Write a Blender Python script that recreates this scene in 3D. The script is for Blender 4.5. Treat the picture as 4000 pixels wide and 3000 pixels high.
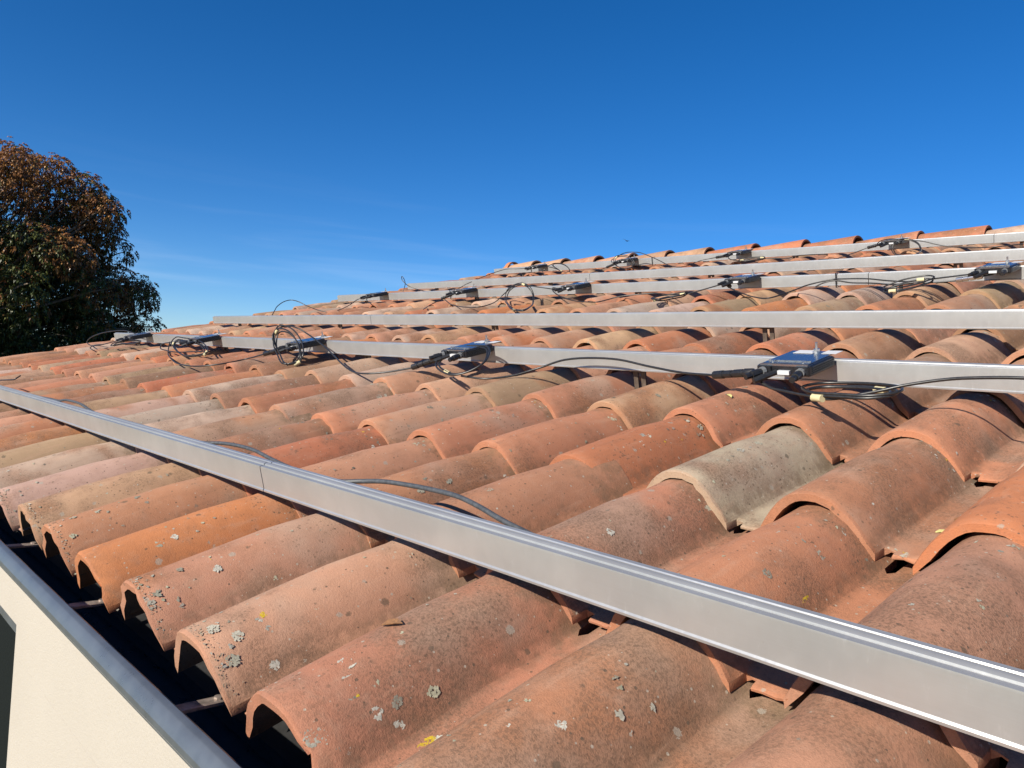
import bpy, math, random
from mathutils import Vector, Matrix, noise as mnoise

# ------------------------------------------------------------------ scene, camera, light
sc = bpy.context.scene
for o in list(bpy.data.objects):
    bpy.data.objects.remove(o, do_unlink=True)
COL = sc.collection
rnd = random.Random(11)

W = 0.235                      # width of one tile column in metres; roof coordinates below count in it
GAUGE = 1.554                  # visible length of a tile course, in tile widths
PITCH = math.radians(15.5)
EAVE_Z = 2.75
CP, SP = math.cos(PITCH), math.sin(PITCH)

def RP(u, v, h):
    """roof coordinates (u along the eave, v up the slope, h off the roof), in tile widths -> world metres"""
    u, v, h = u * W, v * W, h * W
    return Vector((-u, v * CP - h * SP, EAVE_Z + v * SP + h * CP))

ROOF_ROT = Matrix(((1, 0, 0), (0, CP, -SP), (0, SP, CP)))      # local x right, y up the slope, z off the roof

cam_d = bpy.data.cameras.new('camera')
cam = bpy.data.objects.new('camera', cam_d)
COL.objects.link(cam)
sc.camera = cam
cam_d.sensor_fit = 'HORIZONTAL'
cam_d.sensor_width = 36.0
cam_d.lens = 36.0 * 3126.0 / 4000.0
cam_d.clip_start = 0.02
cam_d.clip_end = 3000
# camera axes in roof axes (u, v, -h): right, down, forward
_r = Vector((-0.68051, 0.72264, 0.12122)); _d = Vector((-0.05841, -0.21841, 0.97411)); _f = Vector((0.73040, 0.65581, 0.19084))
def _w(q): return (RP(q[0], q[1], -q[2]) - RP(0, 0, 0)).normalized()
_x, _y, _z = _w(_r), -_w(_d), -_w(_f)
cam.matrix_world = Matrix(((_x[0], _y[0], _z[0], 0), (_x[1], _y[1], _z[1], 0), (_x[2], _y[2], _z[2], 0), (0, 0, 0, 1)))
CAM = RP(-2.9094, -1.28995, 2.11503)
cam.location = CAM

SUN_EL = math.radians(27.0)
world = bpy.data.worlds.new('World'); sc.world = world; world.use_nodes = True
wn = world.node_tree; wn.nodes.clear()
def WN(t): return wn.nodes.new(t)
w_out = WN('ShaderNodeOutputWorld'); w_bg = WN('ShaderNodeBackground'); w_sky = WN('ShaderNodeTexSky')
w_sky.sky_type = 'NISHITA'; w_sky.sun_disc = False
w_sky.sun_elevation = SUN_EL; w_sky.sun_rotation = math.radians(180)
w_sky.altitude = 0; w_sky.air_density = 0.7; w_sky.dust_density = 0.2; w_sky.ozone_density = 5.0
w_hsv = WN('ShaderNodeHueSaturation'); w_hsv.inputs['Saturation'].default_value = 1.245; w_hsv.inputs['Hue'].default_value = 0.504
wn.links.new(w_sky.outputs[0], w_hsv.inputs['Color'])
# faint high streaks low over the horizon
w_tc = WN('ShaderNodeTexCoord'); w_map = WN('ShaderNodeMapping'); w_map.inputs['Scale'].default_value = (2.0, 2.0, 26.0); w_map.inputs['Rotation'].default_value = (.10, .06, 0)
w_no = WN('ShaderNodeTexNoise'); w_no.inputs['Scale'].default_value = 1.6; w_no.inputs['Detail'].default_value = 5; w_no.inputs['Distortion'].default_value = .4
w_r1 = WN('ShaderNodeMapRange'); w_r1.interpolation_type = 'SMOOTHSTEP'; w_r1.inputs[1].default_value = .50; w_r1.inputs[2].default_value = .75; w_r1.inputs[4].default_value = .075
w_sx = WN('ShaderNodeSeparateXYZ'); w_r2 = WN('ShaderNodeMapRange'); w_r2.interpolation_type = 'SMOOTHSTEP'; w_r2.inputs[1].default_value = .24; w_r2.inputs[2].default_value = .06
w_mu = WN('ShaderNodeMath'); w_mu.operation = 'MULTIPLY'; w_mx = WN('ShaderNodeMix'); w_mx.data_type = 'RGBA'; w_mx.inputs[7].default_value = (8.5, 9.0, 9.6, 1)
for a_, b_ in ((w_tc.outputs['Generated'], w_map.inputs[0]), (w_map.outputs[0], w_no.inputs['Vector']), (w_no.outputs[0], w_r1.inputs[0]), (w_tc.outputs['Generated'], w_sx.inputs[0]),
               (w_sx.outputs[2], w_r2.inputs[0]), (w_r1.outputs[0], w_mu.inputs[0]), (w_r2.outputs[0], w_mu.inputs[1]), (w_mu.outputs[0], w_mx.inputs[0]), (w_hsv.outputs[0], w_mx.inputs[6]), (w_mx.outputs[2], w_bg.inputs[0])):
    wn.links.new(a_, b_)
w_bg.inputs[1].default_value = 0.077
wn.links.new(w_bg.outputs[0], w_out.inputs[0])

sun_d = bpy.data.lights.new('sun', 'SUN'); sun_d.energy = 5.0; sun_d.angle = math.radians(0.53); sun_d.color = (1.0, 0.92, 0.79)
sun = bpy.data.objects.new('sun', sun_d); COL.objects.link(sun)
sun.rotation_euler = (math.radians(90) - SUN_EL, 0, 0); sun.location = (0, -20, 15)

vs = sc.view_settings
vs.view_transform = 'Standard'; vs.look = 'None'; vs.gamma = 1; vs.use_curve_mapping = False; vs.exposure = 0.85

# ------------------------------------------------------------------ helpers
def link(o, parent=None):
    COL.objects.link(o)
    if parent is not None: o.parent = parent
    return o
def tag(o, label=None, cat=None, group=None, kind=None):
    if label: o['label'] = label
    if cat: o['category'] = cat
    if group: o['group'] = group
    if kind: o['kind'] = kind
    return o
def empty(name, loc=(0, 0, 0), rot=None, parent=None):
    o = bpy.data.objects.new(name, None); o.empty_display_size = 0.1
    link(o, parent); o.location = loc
    if rot is not None: o.rotation_euler = rot.to_euler()
    return o
class MB:
    """collects geometry for one mesh"""
    def __init__(s): s.v = []; s.f = []; s.m = []
    def add(s, vs_, fs_, mi=0):
        b = len(s.v); s.v += [tuple(p) for p in vs_]; s.f += [tuple(b + i for i in f) for f in fs_]; s.m += [mi] * len(fs_)
    def box(s, x0, x1, y0, y1, z0, z1, mi=0, xf=None):
        p = [(x, y, z) for z in (z0, z1) for y in (y0, y1) for x in (x0, x1)]
        if xf: p = [xf(*q) for q in p]
        s.add(p, [(0, 2, 3, 1), (4, 5, 7, 6), (0, 1, 5, 4), (2, 6, 7, 3), (0, 4, 6, 2), (1, 3, 7, 5)], mi)
    def bbox(s, x0, x1, y0, y1, z0, z1, b, mi=0):
        """box with chamfered edges"""
        V = []
        for (z, i) in ((z0, b), (z0 + b, 0), (z1 - b, 0), (z1, b)):
            c = b
            for (x, y) in ((x0 + i + c, y0 + i), (x1 - i - c, y0 + i), (x1 - i, y0 + i + c), (x1 - i, y1 - i - c), (x1 - i - c, y1 - i), (x0 + i + c, y1 - i), (x0 + i, y1 - i - c), (x0 + i, y0 + i + c)):
                V.append((x, y, z))
        F = [tuple(range(7, -1, -1)), tuple(range(24, 32))]
        for r in range(3):
            for k in range(8): F.append((r * 8 + k, r * 8 + (k + 1) % 8, r * 8 + 8 + (k + 1) % 8, r * 8 + 8 + k))
        s.add(V, F, mi)
    def tube(s, pts, rad, n=8, closed=False, mi=0):
        pts = [Vector(p) for p in pts]; N = len(pts); V = []; F = []
        rads = rad if isinstance(rad, (list, tuple)) else [rad] * N
        up = None
        for i in range(N):
            a = pts[(i - 1) % N] if (closed or i > 0) else pts[i]; c = pts[(i + 1) % N] if (closed or i < N - 1) else pts[i]
            t = (c - a)
            t = t.normalized() if t.length > 1e-9 else Vector((1, 0, 0))
            if up is None:
                up = Vector((0, 0, 1)) if abs(t.z) < .9 else Vector((0, 1, 0))
            x = t.cross(up)
            x = x.normalized() if x.length > 1e-6 else t.orthogonal().normalized()
            up = x.cross(t).normalized()
            for k in range(n):
                an = 2 * math.pi * k / n
                V.append(pts[i] + (x * math.cos(an) + up * math.sin(an)) * rads[i])
        for i in range(N if closed else N - 1):
            j = (i + 1) % N
            for k in range(n): F.append((i * n + k, i * n + (k + 1) % n, j * n + (k + 1) % n, j * n + k))
        if not closed:
            F.append(tuple(range(n - 1, -1, -1))); F.append(tuple((N - 1) * n + k for k in range(n)))
        s.add(V, F, mi)
    def build(s, name, mats, parent=None, smooth=None, loc=None):
        me = bpy.data.meshes.new(name); me.from_pydata(s.v, [], s.f)
        for m in (mats if isinstance(mats, (list, tuple)) else [mats]): me.materials.append(m)
        if len(me.materials) > 1: me.polygons.foreach_set('material_index', s.m)
        if smooth is not None:
            me.polygons.foreach_set('use_smooth', [True] * len(me.polygons)); me.set_sharp_from_angle(angle=math.radians(smooth))
        me.update()
        o = bpy.data.objects.new(name, me); link(o, parent)
        if loc is not None: o.location = loc
        return o

# --- node helpers
class NT:
    def __init__(s, name):
        s.mat = bpy.data.materials.new(name); s.mat.use_nodes = True; s.t = s.mat.node_tree; s.t.nodes.clear()
        s.out = s.t.nodes.new('ShaderNodeOutputMaterial'); s.b = s.t.nodes.new('ShaderNodeBsdfPrincipled')
        s.t.links.new(s.b.outputs[0], s.out.inputs[0])
    def n(s, t, **k):
        o = s.t.nodes.new(t)
        for a, b in k.items(): setattr(o, a, b)
        return o
    def put(s, sock, val):
        if isinstance(val, bpy.types.NodeSocket): s.t.links.new(val, sock)
        elif isinstance(val, (tuple, list)) and len(val) == 3 and sock.type == 'RGBA': sock.default_value = (*val, 1)
        else: sock.default_value = val
    def math(s, op, a, b=None, c=None, clamp=False):
        m = s.n('ShaderNodeMath', operation=op, use_clamp=clamp); s.put(m.inputs[0], a)
        if b is not None: s.put(m.inputs[1], b)
        if c is not None: s.put(m.inputs[2], c)
        return m.outputs[0]
    def vmath(s, op, a, b=None):
        m = s.n('ShaderNodeVectorMath', operation=op); s.put(m.inputs[0], a)
        if b is not None: s.put(m.inputs[3] if op == 'SCALE' else m.inputs[1], b)
        return m.outputs[0]
    def noise(s, vec, scale, detail=3, rough=.55):
        m = s.n('ShaderNodeTexNoise'); s.put(m.inputs['Vector'], vec); m.inputs['Scale'].default_value = scale
        m.inputs['Detail'].default_value = detail; m.inputs['Roughness'].default_value = rough
        return m.outputs['Fac']
    def ramp(s, fac, lo, hi, smooth=True):
        m = s.n('ShaderNodeMapRange', interpolation_type='SMOOTHSTEP' if smooth else 'LINEAR', clamp=True)
        s.put(m.inputs[0], fac); s.put(m.inputs[1], lo); s.put(m.inputs[2], hi); m.inputs[3].default_value = 0; m.inputs[4].default_value = 1
        return m.outputs[0]
    def mix(s, fac, a, b, mode='MIX'):
        m = s.n('ShaderNodeMix', data_type='RGBA', blend_type=mode, clamp_factor=True)
        s.put(m.inputs[0], fac); s.put(m.inputs[6], a); s.put(m.inputs[7], b)
        return m.outputs[2]
    def attr(s, name, kind='GEOMETRY'):
        return s.n('ShaderNodeAttribute', attribute_name=name, attribute_type=kind)
    def bump(s, h, strength=.3, dist=.002):
        m = s.n('ShaderNodeBump'); m.inputs['Strength'].default_value = strength; m.inputs['Distance'].default_value = dist
        s.put(m.inputs['Height'], h); s.t.links.new(m.outputs[0], s.b.inputs['Normal']); return m
    def objco(s):
        return s.n('ShaderNodeTexCoord').outputs['Object']
def plain(name, col, rough=.5, metal=0.0, spec=None, noise_amt=0.0, scale=60):
    t = NT(name)
    if noise_amt:
        f = t.noise(t.objco(), scale, 4, .6)
        t.put(t.b.inputs['Base Color'], t.mix(t.ramp(f, .3, .7), tuple(c * (1 - noise_amt) for c in col), tuple(min(1, c * (1 + noise_amt)) for c in col)))
        t.put(t.b.inputs['Roughness'], t.math('MULTIPLY_ADD', f, .25, rough - .12))
    else:
        t.put(t.b.inputs['Base Color'], col); t.b.inputs['Roughness'].default_value = rough
    t.b.inputs['Metallic'].default_value = metal
    if spec is not None: t.b.inputs['Specular IOR Level'].default_value = spec
    return t.mat

# ------------------------------------------------------------------ materials
def tile_material(name, stuff):
    t = NT(name)
    st = t.attr('tile_st').outputs['Vector']                     # x across (0..1), y along the tile, z = 1 on broken edge faces
    sep = t.n('ShaderNodeSeparateXYZ'); t.put(sep.inputs[0], st)
    s_y, s_edge, s_x = sep.outputs[1], sep.outputs[2], sep.outputs[0]
    if stuff:
        base = t.attr('tile_col').outputs['Color']; seed = t.attr('tile_seed').outputs['Fac']
    else:
        oi = t.n('ShaderNodeObjectInfo'); base = oi.outputs['Color']; seed = oi.outputs['Alpha']
    wv = t.n('ShaderNodeTexWhiteNoise', noise_dimensions='1D'); t.put(wv.inputs['W'], t.math('MULTIPLY', seed, 917.3))
    off = t.vmath('SCALE', wv.outputs['Color'], 37.0)
    sp3 = t.n('ShaderNodeSeparateColor'); t.put(sp3.inputs[0], wv.outputs['Color']); r1, r2, r3 = sp3.outputs
    P = t.vmath('ADD', t.objco(), off)
    n_big = t.noise(P, 7, 2, .5); n_mid = t.noise(P, 24, 4, .6); n_fine = t.noise(P, 260, 4, .7); n_grain = t.noise(P, 620, 2, .6)
    P2 = t.vmath('ADD', P, (11.3, 4.7, 2.1)); n_big2 = t.noise(P2, 6, 3, .55); n_mid2 = t.noise(P2, 55, 4, .6)
    # fired-clay flashing: a warm orange or a red tone drifts over part of the tile
    col = t.mix(t.math('MULTIPLY', t.ramp(n_big, t.math('MULTIPLY_ADD', r1, .35, .42), t.math('MULTIPLY_ADD', r1, .35, .62)), .65), base, (0.332, 0.126, 0.052))
    col = t.mix(t.math('MULTIPLY', t.ramp(n_big2, t.math('MULTIPLY_ADD', r2, .22, .44), t.math('MULTIPLY_ADD', r2, .22, .64)), .45), col, (0.221, 0.095, 0.061))
    # pale bloom
    col = t.mix(t.math('MULTIPLY', t.ramp(t.math('ADD', n_big2, t.math('MULTIPLY', s_y, .12)), t.math('MULTIPLY_ADD', r3, .4, .38), t.math('MULTIPLY_ADD', r3, .4, .64)), .5), col, (0.307, 0.246, 0.190))
    # brown sanded speckle in drifts
    drift = t.ramp(t.math('ADD', n_big, t.math('MULTIPLY', n_mid, .35)), t.math('MULTIPLY_ADD', r2, .30, .47), t.math('MULTIPLY_ADD', r2, .30, .78))
    speck = t.math('MULTIPLY', t.ramp(n_fine, .47, .57), drift)
    col = t.mix(t.math('MULTIPLY', drift, .34), col, (0.129, 0.083, 0.052))
    col = t.mix(t.math('MULTIPLY', speck, .50), col, (0.080, 0.052, 0.034))
    # general mottling
    col = t.mix(t.math('MULTIPLY', t.ramp(n_mid, .35, .75), .16), col, (0.135, 0.061, 0.038))
    col = t.mix(t.math('MULTIPLY', t.ramp(n_mid2, .48, .75), .25), col, (0.356, 0.221, 0.154))
    # dirt, with the flank's shading painted in too, where the barrel meets the pan
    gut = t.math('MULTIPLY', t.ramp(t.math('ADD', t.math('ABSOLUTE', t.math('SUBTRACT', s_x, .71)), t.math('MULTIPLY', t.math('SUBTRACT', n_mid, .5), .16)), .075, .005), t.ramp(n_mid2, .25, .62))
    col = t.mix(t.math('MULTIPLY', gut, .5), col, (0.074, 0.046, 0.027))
    # rain streaks down the tile
    Ps = t.vmath('MULTIPLY', P, (1.0, .13, 1.0)); n_str = t.noise(Ps, 58, 4, .6)
    col = t.mix(t.math('MULTIPLY', t.ramp(n_str, .54, .74), .22), col, (.145, .078, .048))
    col = t.mix(t.math('MULTIPLY', t.ramp(n_str, .44, .26), .22), col, (.44, .27, .18))
    # grime and algae at the lap under the next course, and crust towards the lower edge
    lap = t.math('MULTIPLY', t.ramp(t.math('ADD', s_y, t.math('MULTIPLY', t.math('SUBTRACT', n_mid2, .5), .25)), .76, .87), t.ramp(n_mid, .32, .6))
    col = t.mix(t.math('MULTIPLY', lap, .45), col, t.mix(r1, (.10, .085, .045), (.085, .055, .035)))
    # pepper of tiny dark pits, thicker in some drifts
    vo3 = t.n('ShaderNodeTexVoronoi', feature='F1'); t.put(vo3.inputs['Vector'], P2); vo3.inputs['Scale'].default_value = 165
    v3s = t.n('ShaderNodeSeparateColor'); t.put(v3s.inputs[0], vo3.outputs['Color'])
    pit = t.ramp(t.math('SUBTRACT', t.math('MULTIPLY', t.math('POWER', v3s.outputs[2], 2.5), .42), t.math('ADD', vo3.outputs['Distance'], t.math('MULTIPLY', t.math('SUBTRACT', n_grain, .5), .3))), -.04, .06)
    col = t.mix(t.math('MULTIPLY', t.math('MULTIPLY', pit, t.ramp(t.math('ADD', n_big2, t.math('MULTIPLY', n_mid, .3)), .55, .80)), .6), col, (.085, .055, .036))
    # sawn front edge: raw fired clay
    col = t.mix(t.math('MULTIPLY', s_edge, .55), col, t.mix(.45, base, t.mix(t.ramp(n_mid, .35, .7), (0.338, 0.123, 0.058), (0.271, 0.123, 0.080))))
    # black and grey crust spots, tiny pale specks
    vo = t.n('ShaderNodeTexVoronoi', feature='F1'); t.put(vo.inputs['Vector'], P); vo.inputs['Scale'].default_value = 52; vo.inputs['Randomness'].default_value = 1
    vsep = t.n('ShaderNodeSeparateColor'); t.put(vsep.inputs[0], vo.outputs['Color'])
    rad = t.math('MULTIPLY', t.math('POWER', vsep.outputs[0], 9.0), .34)
    d = t.math('ADD', vo.outputs['Distance'], t.math('ADD', t.math('MULTIPLY', t.math('SUBTRACT', n_fine, .5), .45), t.math('MULTIPLY', t.math('SUBTRACT', n_grain, .5), .25)))
    spot = t.ramp(t.math('SUBTRACT', rad, d), -.02, .03)
    col = t.mix(t.math('MULTIPLY', spot, .62), col, t.mix(t.ramp(vsep.outputs[1], .45, .5), (0.061, 0.052, 0.037), (0.282, 0.264, 0.221)))
    vo2 = t.n('ShaderNodeTexVoronoi', feature='F1'); t.put(vo2.inputs['Vector'], P2); vo2.inputs['Scale'].default_value = 150
    v2s = t.n('ShaderNodeSeparateColor'); t.put(v2s.inputs[0], vo2.outputs['Color'])
    sp2 = t.ramp(t.math('SUBTRACT', t.math('MULTIPLY', t.math('POWER', v2s.outputs[0], 6.0), .33), vo2.outputs['Distance']), -.02, .04)
    col = t.mix(t.math('MULTIPLY', sp2, .75), col, t.mix(t.ramp(v2s.outputs[1], .5, .55), (0.067, 0.052, 0.037), (0.338, 0.301, 0.246)))
    # grain
    col = t.mix(t.math('MULTIPLY', t.ramp(n_grain, .38, .7), .14), col, (0.061, 0.034, 0.022))
    t.put(t.b.inputs['Base Color'], col)
    t.put(t.b.inputs['Roughness'], t.math('MULTIPLY_ADD', n_mid, .2, .72))
    t.b.inputs['Specular IOR Level'].default_value = .3
    t.bump(t.math('ADD', t.math('MULTIPLY', n_fine, .6), t.math('ADD', t.math('MULTIPLY', n_mid, .45), t.math('MULTIPLY', n_grain, .5))), .5, .0022)
    return t.mat
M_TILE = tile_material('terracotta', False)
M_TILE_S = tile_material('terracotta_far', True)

def aluminium():
    t = NT('aluminium'); P = t.objco()
    Ps = t.vmath('MULTIPLY', P, (1.2, 60, 60))
    streak = t.noise(Ps, 6, 3, .6)
    n = t.noise(P, 9, 4, .6); n2 = t.noise(t.vmath('MULTIPLY', P, (6, 1.5, 1.5)), 22, 5, .7)
    c = t.mix(t.ramp(n, .35, .7), (.39, .392, .392), (.44, .442, .440))
    c = t.mix(t.math('MULTIPLY', t.ramp(streak, .45, .7), .25), c, (.42, .42, .425))
    c = t.mix(t.math('MULTIPLY', t.ramp(n2, .58, .76), .28), c, (.56, .56, .57))
    c = t.mix(t.math('MULTIPLY', t.ramp(t.noise(P, 31, 5, .7), .66, .74), .45), c, (.30, .285, .26))
    t.put(t.b.inputs['Base Color'], c); t.b.inputs['Metallic'].default_value = .62
    t.put(t.b.inputs['Roughness'], t.math('MULTIPLY_ADD', n2, .16, .24))
    t.bump(t.math('ADD', streak, t.math('MULTIPLY', n2, .3)), .12, .0008)
    return t.mat
M_ALU = aluminium()
M_STEEL = plain('stainless', (.62, .62, .62), .28, 1.0)
M_HOOK = plain('hook_steel', (.10, .075, .058), .6, .4, noise_amt=.25)
M_BLACK = plain('black_plastic', (.012, .012, .013), .38, noise_amt=.2, scale=200)
M_CASE = plain('black_case', (.012, .013, .016), .30, noise_amt=.15, scale=90)
M_CABLE = plain('cable_sheath', (.016, .016, .017), .36, noise_amt=.25, scale=150)
M_GREYCABLE = plain('grey_cable', (.05, .055, .062), .5, noise_amt=.25, scale=120)
M_COLLAR = plain('collar_grey', (.12, .125, .13), .45)
M_TOPPLATE = plain('plate_metal', (.42, .43, .45), .22, .95, noise_amt=.08)
M_TAPE = plain('paper_tape', (.44, .39, .23), .75, noise_amt=.1)
M_STICK = plain('white_sticker', (.45, .46, .48), .5)
M_FELT = plain('underlay', (.012, .012, .013), .8, noise_amt=.3)
M_SHEET = plain('eave_sheet', (.035, .037, .038), .55, noise_amt=.5, scale=130)
M_GUTTER = plain('gutter_metal', (.125, .14, .158), .30, .5, noise_amt=.10, scale=25)
M_BRACKET = plain('bracket_metal', (.30, .245, .21), .5, .5, noise_amt=.3, scale=80)
def render_wall():
    t = NT('wall_render'); P = t.objco()
    g = t.noise(P, 260, 5, .7); m = t.noise(P, 3.5, 4, .6)
    c = t.mix(t.ramp(m, .3, .7), (.328, .300, .258), (.348, .318, .274))
    c = t.mix(t.math('MULTIPLY', t.ramp(g, .3, .75), .12), c, (.28, .235, .17))
    t.put(t.b.inputs['Base Color'], c); t.b.inputs['Roughness'].default_value = .92
    t.bump(g, .5, .003); return t.mat
M_WALL = render_wall()
M_FRAME = plain('window_frame', (.007, .009, .011), .6, spec=.15, noise_amt=.1)
def pane_mat():
    t = NT('pane_glass'); P = t.objco()
    t.put(t.b.inputs['Base Color'], (.006, .008, .008)); t.b.inputs['Roughness'].default_value = .7; t.b.inputs['Specular IOR Level'].default_value = .08
    t.bump(t.noise(P, 160, 3, .6), .7, .002); return t.mat
M_PANE = pane_mat()
def ground_mat():
    t = NT('ground'); P = t.objco()
    a = t.noise(P, .35, 5, .6); b = t.noise(P, 14, 4, .7)
    c = t.mix(t.ramp(a, .4, .65), (.07, .095, .03), (.17, .145, .09)); c = t.mix(t.math('MULTIPLY', t.ramp(b, .4, .7), .5), c, (.05, .06, .025))
    t.put(t.b.inputs['Base Color'], c); t.b.inputs['Roughness'].default_value = .95; t.bump(b, .6, .03); return t.mat
M_GROUND = ground_mat()

# ------------------------------------------------------------------ ground and sky setting
mb = MB(); S = 1500
mb.add([(-S, -S, 0), (S, -S, 0), (S, S, 0), (-S, S, 0)], [(0, 1, 2, 3)])
tag(mb.build('ground', M_GROUND), kind='structure')

# ------------------------------------------------------------------ house
house = empty('house', (0, 0, 0))
tag(house, 'low house with a terracotta barrel tile roof, cream wall and dark gutter', 'house')
U_R, U_L = -9.0, 24.0                       # roof runs from off the right of the frame to the far verge
V_RIDGE = 23.75
XR, XL = -U_R * W, -U_L * W

# roof deck under the tiles (both slopes) with the dark underlay
mb = MB()
th = -.42
a = [RP(U_R, .15, th), RP(U_L, .15, th), RP(U_L, V_RIDGE, th), RP(U_R, V_RIDGE, th)]
ry = a[2].y
back_ = [Vector((p.x, 2 * ry - p.y, p.z)) for p in a[:2]]
mb.add(a, [(3, 2, 1, 0)])
mb.add([a[3], a[2], back_[1], back_[0]], [(0, 1, 2, 3)])
roof = mb.build('roof', M_FELT, house)
YB = 2 * ry

# ---- tile shape: profile across (x right, in tile widths from the nose tip), barrel then pan
def prof():
    P = []                                     # x, front notch depth, head y
    N = 15
    for k in range(N + 1):
        t = -1 + 2 * k / N
        t = math.copysign(abs(t) ** .92, t)
        P.append((-.385 + .385 * t, 0, 0))
    P[-1] = (-.004, 0, 0)
    P += [(0.0, 1, 1), (.031, 1, 2), (.062, 1, 1), (.068, 0, 0), (.12, 0, 0), (.19, 0, 0), (.245, 0, 0), (.285, 0, 0)]
    return P
PROF = prof()
STN = [0.0, .018, .16, .5, .95, 1.15, 1.38, GAUGE + .03, GAUGE + .27]
def base_drop(y):
    if y < .95: return -.030 * y / .95
    if y < 1.4:
        k = (y - .95) / .45; k = k * k * (3 - 2 * k); return -.030 - .042 * k
    return -.072 - .020 * (y - 1.4)
def top_z(x, y):
    """height of the upper face, tile widths"""
    if x <= 0:
        k = max(0.0, (y - .9)) * .06
        t = min(1.15, abs((x + .385) / (.385 * (1 - k))))
        z = -.030 + .330 * (1 - t ** 2.3)
    else: z = -.030 - x * 2.1
    if x > -.2:
        pan = -.024 - .012 * math.sin(math.pi * max(0, min(1, x / .27))) + (.03 * max(0, (x - .17) / .115) ** 2)
        z = .5 * (z + pan + math.sqrt((z - pan) ** 2 + .028 ** 2)) - (.0 if x > -.12 else .0)
    return z + base_drop(y)
def tile_mesh(seed, eave=False):
    """verts in metres, faces, per-corner st"""
    r = random.Random(seed); ph = [r.uniform(0, 6.28) for _ in range(6)]
    top, bot, F = [], [], []
    nc, ns = len(PROF), len(STN)
    def wob(x, y, a): return a * (math.sin(9 * x + ph[0]) * .5 + math.sin(4.1 * y + ph[1]) + .6 * math.sin(3 * x + 5.3 * y + ph[2]))
    chip = [r.gauss(0, .005) + (r.uniform(.015, .04) if r.random() < .04 else 0) for _ in range(nc)]
    for c, (x, nt, hd) in enumerate(PROF):
        for s, y in enumerate(STN):
            yy = y
            if s == 0: yy = (.13 if nt else (.055 if x > .02 else 0.0)) + chip[c]
            elif s == 1 and x > .02 and not nt: yy = .075
            elif nt: yy = max(y, .13 + .02 * s)
            if hd: yy = min(yy, GAUGE + (.045 if hd == 1 else -.005) + .004 * s)
            z = top_z(x, yy) + wob(x, yy, .0030)
            xx = x + wob(x + 2, yy, .003)
            if s == 0: z -= .010
            top.append((xx, yy, z))
            # underside: offset along the section normal
            e = .004; nx = -(top_z(x + e, yy) - top_z(x - e, yy)) / (2 * e); nx = max(-1.3, min(1.3, nx)) if -.77 < x < -.005 else 0
            L = math.hypot(nx, 1); th_ = .058 if x <= 0 else .024
            bx, bz = xx - nx / L * th_, z + (.010 if s == 0 else 0) - th_ / L
            if -.03 < x <= 0: bz = min(bz, -.050 + base_drop(yy)); bx = min(bx, xx - .002)
            bot.append((bx, yy + (.004 if s == 0 else 0), bz))
    V = top + bot; o = nc * ns; st = []
    def S_(i, edge):
        x, y, z = (V[i]); return ((x + .77) / 1.05, y / 1.8, edge)
    def quad(a_, b_, c_, d_, e=0):
        F.append((a_, b_, c_, d_)); st.append([S_(q, e) for q in (a_, b_, c_, d_)])
    for c in range(nc - 1):
        for s in range(ns - 1):
            a_, b_, c_, d_ = c * ns + s, (c + 1) * ns + s, (c + 1) * ns + s + 1, c * ns + s + 1
            quad(a_, b_, c_, d_, 1.0 if (s == 0 and PROF[c][1] == 0 and PROF[c + 1][1] == 0) else 0)
            quad(o + d_, o + c_, o + b_, o + a_, .3)
        a_, b_ = c * ns, (c + 1) * ns; quad(o + a_, o + b_, b_, a_, 1)
        a_, b_ = c * ns + ns - 1, (c + 1) * ns + ns - 1; quad(a_, b_, o + b_, o + a_, .5)
    for s in range(ns - 1):
        quad(s, s + 1, o + s + 1, o + s, .5)
        q = (nc - 1) * ns; quad(o + q + s, o + q + s + 1, q + s + 1, q + s, .5)
    return [(p[0] * W, p[1] * W, p[2] * W) for p in V], F, st
def finish_tile(me, st):
    at = me.attributes.new('tile_st', 'FLOAT_VECTOR', 'CORNER'); flat = []
    for q in st:
        for p in q: flat += p
    at.data.foreach_set('vector', flat)
    me.polygons.foreach_set('use_smooth', [True] * len(me.polygons)); me.set_sharp_from_angle(angle=math.radians(50)); me.update()
NVAR = 12
TILE = []
for k in range(NVAR):
    Vv, Ff, Ss = tile_mesh(100 + k)
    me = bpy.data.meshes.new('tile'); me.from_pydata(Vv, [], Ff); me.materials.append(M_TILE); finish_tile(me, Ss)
    TILE.append((me, Vv, Ff, Ss))

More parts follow.
